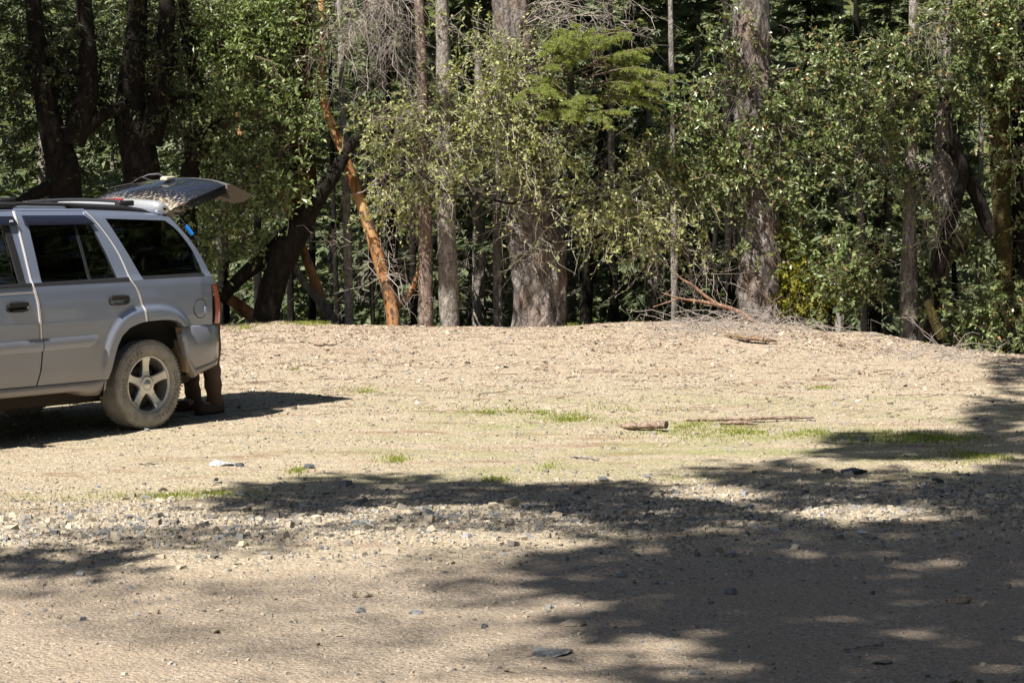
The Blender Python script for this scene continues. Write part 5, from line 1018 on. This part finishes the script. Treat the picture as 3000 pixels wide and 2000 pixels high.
    oak('live oak with large shining leaves in the top right corner', [(2345, 800, 26), (2340, 600, 26), (2335, 400, 24), (2330, 200, 22)], 33.6,
        [oc(2190, 150, 60, 70, 130, 31.8, L=.075, W=.036), oc(2250, 80, 90, 70, 220, 31.6, L=.075, W=.036), oc(2330, 150, 70, 80, 190, 31.5, L=.078, W=.038), oc(2270, 220, 80, 60, 130, 31.8, L=.07, W=.034), oc(2330, 270, 60, 60, 90, 31.6, L=.07, W=.034), oc(2180, 30, 40, 30, 90, 31.6, L=.08, W=.036), oc(2300, 0, 90, 50, 120, 31.8), oc(2345, 380, 40, 80, 60, 31.8)], D(2330, 240, 33.4))
    oak('low bush of glossy leaves hanging beside the golden bush', [(1905, 750, 10), (1910, 690, 10), (1915, 620, 9)], 33.4,
        [oc(1900, 590, 70, 45, 130, 32.5), oc(1980, 600, 60, 50, 140, 32.4), oc(1940, 660, 60, 40, 100, 32.5), oc(2000, 650, 40, 40, 60, 32.4)], D(1920, 620, 33.2), name='oak_bush')
    oak('spreading evergreen bush at the right edge of the gravel', [(2290, 815, 14), (2280, 740, 12), (2265, 720, 8)], 33.1,
        [oc(2200, 690, 60, 50, 100, 31.6), oc(2270, 730, 70, 60, 170, 31.4), oc(2330, 700, 50, 60, 110, 31.3), oc(2340, 780, 40, 40, 70, 31.2), oc(2150, 650, 40, 35, 40, 31.9), oc(2230, 770, 50, 30, 60, 31.5)], D(2275, 760, 33.3), name='oak_bush')
    oak('shaded evergreen bush under the mossy trunk', [(2200, 780, 16), (2195, 690, 14), (2190, 600, 12)], 34.0,
        [oc(2180, 560, 70, 50, 70, 33.0), oc(2260, 590, 60, 60, 80, 32.8), oc(2160, 500, 60, 50, 60, 33.2), oc(2110, 590, 40, 50, 40, 33.2), oc(2320, 560, 50, 70, 60, 32.8)], D(2200, 590, 33.6), name='oak_bush')
    # ---- right-hand trunks
    t, b, p = std('oak_tree', 'dark trunk with a sunlit upper half, right of the oak bush', [(2090, 775, 46), (2088, 690, 44), (2088, 600, 38), (2090, 480, 28), (2092, 340, 26), (2095, 200, 24), (2098, 0, 20)], 33.4, B_GREY, 14, None, sides=28, step=.05, amp=.07, ns=12, r_end=.05, seed=41); stubs(t, p, None, 12, .5, 3.6, .006, .5); at(t, b)
    t = tree('bigleaf_stump', 'dark leaning base with a mossy root beside the sunlit trunk'); t.name = 'leaning_trunk'; p, r = px_trunk([(2135, 785, 52), (2130, 740, 48), (2140, 690, 36), (2160, 600, 30), (2190, 480, 28), (2215, 400, 26), (2190, 300, 22), (2160, 200, 20)], 33.0); b = p[0]+[0, 0, .35]
    stem(t, 'trunk', p, r, B_DARK, sides=24, step=.05, amp=.10); stem(t, 'mossy_root', [D(*q, 32.7) for q in ((2165, 775), (2150, 745), (2138, 715), (2132, 690))], [.07, .07, .06, .05], B_MOSS, sides=14, step=.05, amp=.1); at(t, b)
    t = tree('cedar_tree', 'shaggy hanging grey trunk draped with bare twigs'); p, r = px_trunk([(2150, 700, 24), (2172, 610, 26), (2178, 560, 50), (2172, 470, 62), (2170, 380, 56), (2168, 300, 44), (2170, 200, 34), (2172, 60, 30), (2174, -40, 28)], 33.8); b = p[0]+[0, 0, .35]
    extend(p, r, 16, .08); stem(t, 'trunk', p, r, B_GREY, sides=30, step=.04, amp=.12, ns=16, zs=.12, seed=44)
    mb = MB(); 
    for a, tips in (((2165, 380), ((2135, 470), (2150, 540), (2175, 560), (2120, 500), (2160, 600), (2145, 430))), ((2160, 40), ((2090, 30), (2110, 70), (2130, 100), (2150, 90)))): deadtwigs(mb, D(*a, 33.2), np.array([D(x, y, 32.8) for x, y in tips]), .010, 8, subl=.35, droop=.7)
    mb.obj('dead_branches', T_GREY, t); at(t, b)
    t, b, p = std('oak_tree', 'trunk wrapped in yellow green moss near the right edge', [(2318, 790, 34), (2312, 700, 34), (2306, 600, 36), (2300, 480, 44), (2298, 380, 46), (2296, 300, 44), (2290, 200, 38), (2284, 60, 34)], 33.2, B_MOSS, 10, None, sides=28, step=.04, amp=.14, ns=14, r_end=.06, seed=45)
    stem(t, 'limb', [D(*q, 33.3) for q in ((2300, 560), (2270, 520), (2240, 440), (2200, 360), (2170, 330))], [.09, .10, .09, .08, .05], B_DARK, sides=16, step=.05, amp=.1); at(t, b)
    t, b, p = std('oak_tree', 'black trunk cut off by the right edge of the picture', [(2352, 810, 50), (2350, 600, 48), (2352, 400, 44), (2356, 200, 40), (2358, 0, 36)], 33.4, B_DARK, 12, None, sides=24, step=.06, amp=.08, r_end=.08, seed=46); at(t, b)
    # ---- big black oaks behind the car
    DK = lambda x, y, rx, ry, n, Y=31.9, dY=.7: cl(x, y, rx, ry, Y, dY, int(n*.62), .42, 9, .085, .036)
    def bigoak(label, rows, Y, limbs, clouds, anchor):
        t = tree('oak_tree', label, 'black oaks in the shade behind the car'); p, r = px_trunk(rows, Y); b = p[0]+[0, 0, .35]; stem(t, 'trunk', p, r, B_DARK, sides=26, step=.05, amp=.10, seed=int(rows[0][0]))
        for q, rr in limbs: stem(t, 'limb', [D(x, y, Y-.05) for x, y in q], rr, B_DARK, sides=16, step=.06, amp=.09)
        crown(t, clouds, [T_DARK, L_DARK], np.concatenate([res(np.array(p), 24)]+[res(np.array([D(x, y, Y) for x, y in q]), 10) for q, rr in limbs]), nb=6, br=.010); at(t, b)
    bigoak('forked black oak rising behind the car roof rail', [(160, 740, 90), (156, 560, 84), (150, 450, 78), (145, 380, 76), (120, 300, 60), (100, 220, 48), (85, 100, 40), (70, -40, 34)], 32.8, [([(165, 330), (185, 270), (205, 210), (200, 100), (190, -40)], [.17, .16, .14, .12, .10]), ([(140, 420), (90, 440), (40, 470), (0, 500)], [.10, .09, .08, .07]), ([(195, 300), (240, 260), (290, 240)], [.09, .08, .06])],
           [DK(80, 80, 110, 90, 190), DK(200, 60, 90, 80, 170), DK(60, 220, 70, 90, 130), DK(200, 200, 80, 80, 150), DK(50, 350, 60, 60, 60), DK(240, 320, 60, 50, 50), DK(20, 140, 50, 140, 110), DK(130, 160, 80, 90, 120)], D(150, 240, 32.6))
    bigoak('thick black oak standing behind the raised liftgate', [(330, 740, 96), (328, 560, 88), (325, 400, 84), (318, 340, 84), (300, 280, 74), (300, 200, 60), (312, 100, 50), (320, -40, 42)], 33.0, [([(340, 330), (356, 270), (372, 220), (380, 120), (384, -40)], [.18, .16, .14, .12, .10]), ([(365, 250), (400, 235), (440, 225)], [.07, .06, .05])],
           [DK(320, 80, 90, 90, 180), DK(400, 130, 60, 90, 90), DK(280, 210, 60, 70, 90), DK(390, 280, 60, 50, 55), DK(340, 180, 70, 60, 80), DK(410, 30, 70, 50, 80)], D(330, 210, 32.7))
    bigoak('slighter black oak curving up left of the bright madrone leaves', [(432, 740, 40), (434, 560, 40), (436, 400, 42), (446, 330, 38), (462, 280, 30), (455, 200, 28), (436, 120, 28), (424, 40, 26), (416, -40, 24)], 33.2, [([(450, 310), (480, 300), (510, 270)], [.06, .05, .04])], [DK(430, 200, 40, 50, 26, 32.8), DK(420, 60, 50, 50, 40, 32.8), DK(440, 330, 40, 40, 16)], D(440, 200, 33.0))
    # ---- unseen leaf cards added up the sun's rays: they keep the black oaks and the right-hand hollow in shade
    def overhead(root, base, targets, card=(.24, .16)):
        mb = MB()
        for x, y, rx, ry, Y, dY, tau, s0, s1 in targets:
            c = D(x, y, Y); k = S_/FP*Y; n = int(4*rx*ry*k*k*tau/(card[0]*card[1]*.3)); q = c+np.stack([U(-1, 1, n)*rx*k, U(-1, 1, n)*dY, U(-1, 1, n)*ry*k], -1)
            k_ = vn(q, 1.7)+.4*vn(q, 4) > -.26; q = q[k_]; n = len(q); q = q+TOSUN*U(s0, s1, n)[:, None]; V, F = cards(n, q, *card); mb.add(V, F, 1); branches(mb, np.array([base[0], base[1], 7.0]), q[:2], .03, 0, sides=4)
        o = mb.obj('high_shade_crown', [T_DARK, L_SHADE], root); o.matrix_parent_inverse = Matrix.Translation(-root.location)
    ov = [o for o in bpy.data.objects if o.parent is None]
    by = lambda w: next(o for o in ov if w in o.get('label', ''))
    r_ = by('forked black oak'); overhead(r_, r_.location, [(170, 250, 250, 290, 32.2, 1.0, 2.2, 8, 11), (60, 620, 120, 120, 32.5, .6, 1.5, 7, 9)])
    r_ = by('black leaning oak'); overhead(r_, r_.location, [(660, 590, 70, 160, 33.4, .3, 2.6, 6.5, 8.5), (570, 660, 40, 50, 33.35, .15, 2.0, 6, 7), (440, 300, 25, 100, 33.3, .2, 1.8, 7, 9)])
    r_ = by('yellow green moss'); overhead(r_, r_.location, [(2140, 660, 90, 120, 33.3, .5, 1.8, 6.5, 9), (2100, 730, 60, 50, 33.4, .4, 1.8, 6.5, 8.5), (2260, 560, 110, 130, 33.0, .6, 1.3, 6.5, 9), (2345, 560, 30, 90, 33.2, .3, 2.0, 7, 9), (2120, 800, 120, 30, 32.6, .4, 1.0, 7, 9)])
    r_ = by('straight grey'); overhead(r_, r_.location, [(1025, 610, 26, 46, 33.3, .15, 3.5, 7, 8), (980, 690, 30, 50, 33.35, .2, .8, 7, 8), (1020, 250, 30, 25, 33.3, .2, 2.0, 7, 8)])
    r_ = by('broad furrowed'); overhead(r_, r_.location, [(1240, 700, 80, 40, 33.6, .2, .5, 7, 9), (1350, 700, 60, 70, 37, .5, 2.0, 8.5, 10), (1440, 700, 60, 70, 37, .5, 1.8, 8.5, 10)], (.16, .11))
    r_ = by('shaggy fir trunk half'); overhead(r_, r_.location, [(1765, 690, 30, 40, 33.4, .2, .4, 7, 9), (1740, 320, 40, 100, 33.5, .2, .3, 7, 9)], (.16, .11))
    # ---- golden bush
    t = tree('golden_bush', 'golden yellow bush glowing right of the shaggy fir'); p, r = px_trunk([(1822, 755, 7), (1824, 680, 6), (1820, 600, 5)], 33.75); b = p[0]+[0, 0, .35]; stem(t, 'trunk', p, r, B_GREY, sides=8, step=.08)
    crown(t, [cl(1815, 595, 30, 60, 33.6, .3, 170, .25, 12, .045, .028), cl(1838, 672, 46, 50, 33.55, .3, 260, .25, 12, .045, .028)], [T_BROWN, L_YEL], p[-1]); at(t, b)
    # ---- young conifers on the slope below, then the far wood
    YC = [conifer_mesh('crown', 10, 2.0, .8, 90, [T_DARK, L_CON], per=44, L=.36, W=.085) for _ in range(3)]
    spots = [(100, 41), (260, 44), (420, 40), (560, 43), (640, 39.5), (760, 42), (830, 46), (930, 40), (1080, 41.5), (1100, 37.6), (1180, 45), (1310, 40), (1440, 42), (1490, 39), (1600, 41), (1730, 44), (1850, 41.5), (1930, 38.5), (2040, 40), (2150, 42), (2250, 39), (2340, 43), (880, 50), (1240, 52), (1540, 50), (700, 52), (350, 50), (2000, 50)]
    for i, (x, Y) in enumerate(spots):
        X = (x*S_-1500)/FP*Y; z = float(G(X, Y)); k = U(.75, 1.15)
        t = tree('young_conifer', 'young green conifer on the shaded slope beyond the clearing', 'young conifers on the slope beyond the clearing', (X, Y, z))
        o = link('crown', YC[i % 3], t); o.scale = (k, k, k); o.rotation_euler = (0, 0, U(0, 6.28)); 
        mb = MB(); mb.tube([(0, 0, -.3), (0, 0, 4*k), (0, 0, 9.6*k)], [.11*k, .08*k, .01], 8); mb.obj('trunk', B_GREY, t)
    mb = MB(); V0 = None
    fc = [conifer_mesh('far_tree', 13, 2.6, .6, 46, [T_DARK, L_CONF], per=16, L=.9, W=.28) for _ in range(4)]
    FV = []
    for me in fc:
        v = np.empty(len(me.vertices)*3, np.float32); me.vertices.foreach_get('co', v); f4 = np.array([p_.vertices[:] for p_ in me.polygons if len(p_.vertices) == 4]); f3 = np.array([p_.vertices[:] for p_ in me.polygons if len(p_.vertices) == 3]); m4 = np.array([p_.material_index for p_ in me.polygons if len(p_.vertices) == 4]); FV.append((v.reshape(-1, 3), f4, f3, m4)); bpy.data.meshes.remove(me)
    N = 340; Y = U(58, 165, N)**1.0; X = U(-1, 1, N)*(.215*Y+5); Z = G(X, Y)
    for i in range(N):
        v, f4, f3, m4 = FV[i % 4]; a = U(0, 6.28); k = U(.6, 1.15); R = np.array([[math.cos(a), -math.sin(a), 0], [math.sin(a), math.cos(a), 0], [0, 0, 1]])
        n0 = mb.n; mb.V.append((v*k)@R.T+[X[i], Y[i], Z[i]-.3]); mb.n += len(v)
        mb.F.append((f4[m4 == 0]+n0, 0)); mb.F.append((f4[m4 == 1]+n0, 1)); mb.F.append((f3+n0, 1))
    mb.obj('forest', [T_DARK, L_CONF], kind='stuff', label='sunlit evergreen wood covering the far hillside', category='forest')
# ------------------------------------------------------------------ roadside trees outside the picture that cast its shadows
HOLES = np.array([(1680, 1213, 110, 10), (2088, 1293, 75, 20), (1890, 1368, 62, 30), (2060, 1425, 95, 20), (2190, 1445, 60, 14), (1700, 1128, 110, 18), (1960, 1105, 80, 9), (2200, 1078, 70, 7), (1620, 1500, 110, 20), (2120, 1530, 75, 16), (2010, 1180, 50, 9), (1800, 1560, 60, 14)])
def shade_tree(label, trunk, H, r0, blobs, card=(.24, .16)):
    t = tree('roadside_oak', label, 'tall oaks along the near roadside'); x, y = trunk; z = float(G(x, y))
    stem(t, 'trunk', [(x, y, z-.3), (x, y, z+H*.5), (x+.2, y+.2, z+H)], [r0, r0*.8, r0*.45], B_RED, sides=20, step=.1, amp=.06)
    mb = MB()
    for px, py, rx, ry, tau, h0, h1 in blobs:
        L, W = card if tau > 1 else (.10, .075); Yc = (CAMZ+.08)/(py*S_-620)*FP; wx = rx*S_/FP*Yc; wy = ry*S_/FP*Yc*Yc/1.9
        n = int(math.pi*wx*wy*tau/(L*W*.28)); a = U(0, 6.28, n); r = np.sqrt(U(0, 1, n))*(1+.16*np.sin(3*a+px)+.10*np.sin(5*a+py))*U(.86, 1.1, n)
        sx, sy = px+rx*r*np.cos(a), py+ry*r*np.sin(a)
        hole = (U(0, 1, n) < .72) & ((((sx[:, None]-HOLES[:, 0])/HOLES[:, 2])**2+((sy[:, None]-HOLES[:, 1])/HOLES[:, 3])**2) < U(.5, 1.3, n)[:, None]).any(1)
        lump = vn(np.stack([sx*.011, sy*.04, 0*sx], -1), 1.0); k = ~hole & (lump > (-.33 if tau > 1 else -9)); sx, sy = sx[k], sy[k]; n = len(sx)
        Yg = (CAMZ+.08)/(sy*S_-620)*FP; g = np.stack([(sx*S_-1500)/FP*Yg, Yg, np.full(n, -.08)], -1)
        q = g+TOSUN*(U(h0, h1, n)/TOSUN[2])[:, None]; V, F = cards(n, q, L, W); mb.add(V, F, 1)
        if n > 8: branches(mb, np.array([x+.2, y+.2, z+H]), q[:1], .007, 0, sides=4)
    mb.obj('crown', [T_DARK, L_SHADE], t); at(t, (x, y, z))
def roadside():
    shade_tree('roadside oak whose shadow falls across the windrow', (-9.8, 8.0), 6, .20, [(950, 1122, 470, 30, 3.6, 11, 13), (1380, 1145, 170, 44, 3.4, 11, 13), (1560, 1185, 200, 40, 2.2, 12, 15), (620, 1155, 190, 24, 1.6, 11, 13), (130, 1285, 260, 28, 1.8, 10, 12), (1200, 1195, 420, 40, .8, 11, 13), (450, 1235, 330, 34, .8, 10, 12)])
    shade_tree('roadside oak shading the right half of the road', (-9.2, 2.2), 6, .22, [(1560, 1335, 350, 95, 4.5, 14, 17), (1900, 1275, 420, 90, 3.6, 14, 17), (2250, 1290, 220, 130, 3.6, 14, 17), (1850, 1420, 280, 70, 3.6, 14, 17), (650, 1390, 700, 90, .28, 17, 21), (1140, 1310, 240, 60, .7, 14, 17), (250, 1340, 300, 24, .3, 14, 17)])
    shade_tree('roadside oak shading the bottom of the road', (-9.0, -2.5), 6, .22, [(2000, 1500, 420, 75, 3.8, 14, 17), (2280, 1430, 170, 80, 3.4, 14, 17), (1560, 1545, 220, 40, 2.2, 14, 17), (2300, 1560, 180, 40, 3.4, 14, 17), (900, 1500, 500, 40, .15, 14, 17), (1300, 1480, 220, 50, .7, 14, 17)])
    shade_tree('roadside oak shading the grass at the right', (-9.3, 13.0), 6, .20, [(2150, 1032, 280, 26, 3.8, 13, 16), (2340, 985, 120, 40, 2.6, 13, 16), (2360, 895, 60, 44, 2.2, 13, 16), (1740, 1080, 170, 22, 1.8, 13, 16), (2020, 1115, 360, 42, 3.0, 13, 16), (2330, 1130, 150, 70, 3.4, 13, 16), (1650, 1165, 240, 30, 1.5, 13, 16)])
    # pines left of the pull-out: they keep the oaks behind the car in shade
    for x, y, k, lb in ((-12.6, 25.6, 1.0, 'tall fir left of the pull-out, nearest the parked car'), (-10.8, 28.6, .75, 'slimmer fir left of the pull-out behind the parked car'), (-14.5, 23.5, 1.1, 'broad fir farther left of the pull-out'), (-13.2, 31, 1.0, 'fir at the left end of the crest')):
        z = float(G(x, y)); t = tree('roadside_fir', lb, 'firs left of the pull-out', (x, y, z)); mb = MB(); mb.tube([(0, 0, -.3), (0, 0, 10*k), (0, 0, 21*k)], [.3*k, .2*k, .03], 14); mb.obj('trunk', B_RED, t, smooth=True)
        o = link('crown', HI_CON[0], t); o.scale = (k*.95, k*.95, k); o.location = (0, 0, -3.2)
    # woods on the near side of the road behind the viewer (mirrored in the car's glass and shading the sky)
    for i, (x, y) in enumerate(((-3, -9), (3, -11), (8, -8), (13, -4), (-9, -10), (14, 4), (17, 10), (18, 17), (-17, -12), (19, 24), (-24, 0), (-26, 8), (16, 30), (6, -16), (-5, -17), (12, -13), (0, -6.5), (5.5, -6), (10, -2), (11.5, 3), (13, 8), (-6, -7), (15, 13), (15.5, 20), (22, 0), (21, 12), (18, -9), (-11, -14), (9, -19), (0, -20), (-20, -8), (-28, 16), (-24, 24), (-22, 32), (20, 32), (24, 22), (14.5, 25), (13.5, 31), (17, 27), (22, 28), (27, 26), (28, 18), (16, 36), (26, 34), (31, 24))):
        z = float(G(x, y)); k = U(.95, 1.3); t = tree('roadside_fir', 'tall fir in the woods across the road', 'firs across the road', (x, y, z)); mb = MB(); mb.tube([(0, 0, -.3), (0, 0, 10*k), (0, 0, 21*k)], [.3*k, .2*k, .03], 12); mb.obj('trunk', B_RED, t, smooth=True)
        o = link('crown', HI_CON[i % 2], t); o.scale = (k, k, k); o.location = (0, 0, -4.5*k); o.rotation_euler = (0, 0, U(0, 6.28))
# ------------------------------------------------------------------ things lying on the ground
def debris():
    R_GREY = barkmat('grey_rock', (.11, .115, .12), (.20, .205, .205), (.27, .27, .26), zs=1, scale=9, bump=.5); R_TAN = barkmat('tan_rock', (.22, .185, .14), (.36, .30, .225), (.46, .39, .30), zs=1, scale=9, bump=.5); R_BLUE = barkmat('blue_white_rock', (.32, .33, .34), (.48, .50, .52), (.60, .60, .58), zs=1, scale=7, bump=.5); R_DK = barkmat('slate_rock', (.05, .052, .058), (.095, .10, .11), (.15, .155, .165), zs=1, scale=9, bump=.5)
    for i, (px, py, w, h, d, mt, lb, tilt) in enumerate([
        (655, 1362, 82, .26, .9, R_BLUE, 'pale blue white slab in the gravel left of the small grass tufts', 0), (700, 1368, 26, .7, .7, R_DK, 'small dark stone leaning on the blue white slab', .2), (425, 1360, 62, .18, .9, R_TAN, 'flat tan slab half buried below the rear wheel', 0), (905, 1374, 32, .6, .8, R_DK, 'angular slate stone beside the round grass tuft', .2),
        (704, 1455, 42, .5, .8, R_GREY, 'grey blue stone in the left end of the shadow band', .1), (454, 1440, 56, .3, .8, R_TAN, 'broad tan stone near the mossy strip on the left', 0), (296, 1570, 52, .4, .8, R_GREY, 'grey wedge stone on the left of the windrow', .12), (561, 1553, 40, .5, .8, R_TAN, 'brown block stone in the windrow below the grey blue stone', .1), (403, 1553, 40, .45, .8, R_GREY, 'flat grey stone next to the wedge stone', 0),
        (444, 1803, 38, .5, .7, R_TAN, 'tan stone casting a hooked shadow on the left of the road', -.2), (235, 1824, 20, .9, .6, R_DK, 'tiny upright dark stone near the left edge of the road', .3), (622, 1860, 32, .6, .8, R_TAN, 'pointed tan stone alone near the bottom left of the road', .2), (156, 1816, 30, .6, .7, R_TAN, 'pale stone nearest the left edge of the road', .1),
        (1060, 1752, 62, .38, .7, R_TAN, 'thick tan slab with an undercut edge in mid road', .1), (1054, 1800, 34, .8, .6, R_GREY, 'upright grey chip just below the undercut slab', .5), (1219, 1803, 44, .45, .7, R_GREY, 'grey stone right of the undercut slab', .1), (1418, 1846, 24, .8, .6, R_DK, 'dark chip between sun and shade near the bottom', .3), (1821, 1695, 36, .5, .8, R_GREY, 'rounded grey stone alone in the deepest shade', 0),
        (1673, 1836, 90, .22, .9, R_TAN, 'smooth pale rock bulging out of the road at the shade edge', 0), (1612, 1922, 140, .12, .9, R_GREY, 'largest flat rock embedded at the bottom of the road', 0), (1515, 1972, 80, .2, .8, R_TAN, 'pale rock at the very bottom left of the largest flat rock', 0), (2821, 1770, 62, .55, .8, R_TAN, 'biggest loose boulder on the right of the road', .1), (2148, 1742, 44, .5, .8, R_GREY, 'brown grey stone in the shaded road, left of the biggest boulder', .1),
        (2536, 1294, 30, .8, .8, R_DK, 'dark lump stone on the shaded grass', .1), (2528, 1566, 36, .5, .8, R_BLUE, 'white stone shining in the shade at the right', .1), (2434, 1386, 52, .35, .8, R_TAN, 'tan slab at the top of the right windrow', .1), (2510, 1388, 80, .3, .8, R_DK, 'long dark slab beside the tan slab in the right windrow', 0), (2755, 1416, 38, .5, .8, R_DK, 'black block stone in the right windrow', .1), (2577, 1465, 72, .25, .8, R_TAN, 'wide flat stone in the middle of the right windrow', 0),
        (2592, 1950, 76, .2, .8, R_TAN, 'pale flat stone at the bottom right of the road', 0), (1770, 1410, 36, .6, .8, R_GREY, 'grey pointed stone on the edge of the shadow band', .2), (1326, 1516, 36, .4, .8, R_GREY, 'grey oval stone in the middle of the windrow', 0), (1265, 1512, 46, .35, .7, R_DK, 'slanting slate in the middle of the windrow', .4), (2046, 1982, 54, .3, .8, R_GREY, 'grey rock at the bottom edge under the deep shade', 0)]):
        rock(px, py, w*1.1, h, d, mt, lb, tilt, .3, i*13+5)
    BARK = barkmat('rotten_bark', (.17, .11, .08), (.33, .24, .185), (.47, .39, .32), zs=1, scale=12, bump=.9); WOOD = barkmat('orange_wood', (.16, .10, .06), (.29, .20, .12), (.38, .29, .20), zs=.2, scale=18, bump=.8); LIMB = barkmat('red_limb', (.16, .09, .06), (.32, .19, .13), (.42, .28, .21), zs=.3, scale=14, bump=.5)
    def log(name, label, cat, pts, rad, mat, amp=.2, ns=14, flat=.7, **kw):
        q = trunk_mesh(pts, rad, 18, .02, amp, ns, zs=1, **kw); zc = q.mean(1)[:, None, 2]; q[..., 2] = zc+(q[..., 2]-zc)*flat
        mb = MB(); mb.grid(q, closeu=True)
        for k in (0, -1): i = np.arange(18); mb.add(np.concatenate([q[k], q[k].mean(0)[None]]), np.stack([i, np.roll(i, -1), np.full(18, 18)], -1))
        return mb.obj(name, mat, smooth=True, label=label, category=cat)
    gp = lambda x, y, dz: ground_at(x*S_, y*S_)+np.array([0, 0, dz])
    log('log_chunk', 'short rotten log chunk lying on the green strip', 'log', [gp(1428, 986, .03), gp(1450, 988, .035), gp(1480, 989, .045), gp(1510, 990, .055), gp(1531, 991, .055)], [.018, .040, .042, .05, .047], BARK)
    log('rotten_log', 'long flattened strip of rotten log behind the log chunk', 'log', [gp(1575, 967, .01), gp(1640, 969, .02), gp(1720, 969, .025), gp(1800, 967, .03), gp(1872, 967, .03)], [.015, .034, .03, .034, .022], BARK, .3, flat=.45)
    log('rotten_log', 'small broken bark slab lying against the long rotten log', 'bark slab', [gp(1655, 975, .01), gp(1700, 976, .02), gp(1740, 977, .01)], [.02, .05, .02], BARK, .3, flat=.4)
    log('wood_slab', 'splintered orange brown wood slab on the slope by the brush pile', 'wood', [gp(1655, 771, .03), gp(1690, 775, .06), gp(1730, 779, .06), gp(1766, 784, .03)], [.02, .065, .055, .015], WOOD, .3, 8, .45)
    log('stick', 'bleached straight stick lying on the gravel below the log chunk', 'stick', [gp(1316, 1052, .012), gp(1345, 1056, .02), gp(1376, 1060, .012)], [.010, .012, .008], B_PALE, .1)
    log('stick', 'dark curved bark strip on the slope left of the middle', 'stick', [gp(738, 783, .015), gp(755, 784, .03), gp(785, 783, .015)], [.015, .03, .012], BARK, .3)
    log('stick', 'pale stick in the shaded bottom right of the road', 'stick', [gp(1940, 1503, .01), gp(1990, 1496, .015), gp(2035, 1491, .01)], [.006, .008, .005], B_PALE, .1)
    t = thing('fallen_limb', 'reddish fallen limb propped from the foot of the shaggy fir', 'branch', tuple(D(1735, 742, 32.9)))
    mb = MB(); 
    for q, r in ((((1738, 744), (1700, 718), (1660, 703), (1610, 693), (1560, 685), (1520, 672)), (.035, .03, .028, .022, .014, .006)), (((1650, 700), (1620, 680), (1590, 655), (1565, 640), (1545, 620)), (.026, .022, .018, .012, .005)), (((1560, 685), (1530, 695), (1500, 705)), (.012, .008, .004))):
        mb.tube(spl([D(x, y, 32.8) for x, y in q], 30), np.interp(np.linspace(0, 1, 30), np.linspace(0, 1, len(r)), r), 8)
    o = mb.obj('limb', LIMB, t, smooth=True); o.matrix_parent_inverse = Matrix.Translation(-t.location)
    # brush pile along the crest
    mb = MB(); n = 200; x = np.concatenate([rng.normal(1680, 95, n//2), U(1480, 1920, n-n//2)]); y = 752+rng.normal(size=n)*9+np.abs(x-1690)*.03
    s = np.array([gp(a, max(744.5, b), 0.0) for a, b in zip(x, y)])+np.stack([0*x, 0*x, U(.0, .10, n)], -1); a = U(0, 6.28, n)
    c = curves(s, np.stack([np.cos(a), np.sin(a)*.5, U(.0, .5, n)], -1), U(.2, .75, n), 7, .45, .45); c[..., 2] = np.maximum(c[..., 2], G(c[..., 0], c[..., 1])+.006)
    V, F = tube_np(c, .0034*np.linspace(1.3, .4, 7)[None]*U(.6, 1.6, n)[:, None], 4); mb.add(V, F)
    mb.obj('brush_pile', T_GREY, label='tangle of bare grey twigs heaped along the crest of the bank', category='brush')
    mb = MB(); n = 60; s = np.array([gp(U(2000, 2330), U(805, 830), 0) for _ in range(n)]); a = U(0, 6.28, n); c = curves(s, np.stack([np.cos(a), np.sin(a)*.5, U(.2, .9, n)], -1), U(.2, .6, n), 6, .4, .4); c[..., 2] = np.maximum(c[..., 2], G(c[..., 0], c[..., 1])+.006); V, F = tube_np(c, .004*np.linspace(1.3, .4, 6)[None]*np.ones((n, 1)), 4); mb.add(V, F)
    mb.obj('brush_pile', T_GREY, label='sparse bare twigs at the foot of the bush on the right', category='brush')
forest(); roadside(); debris()
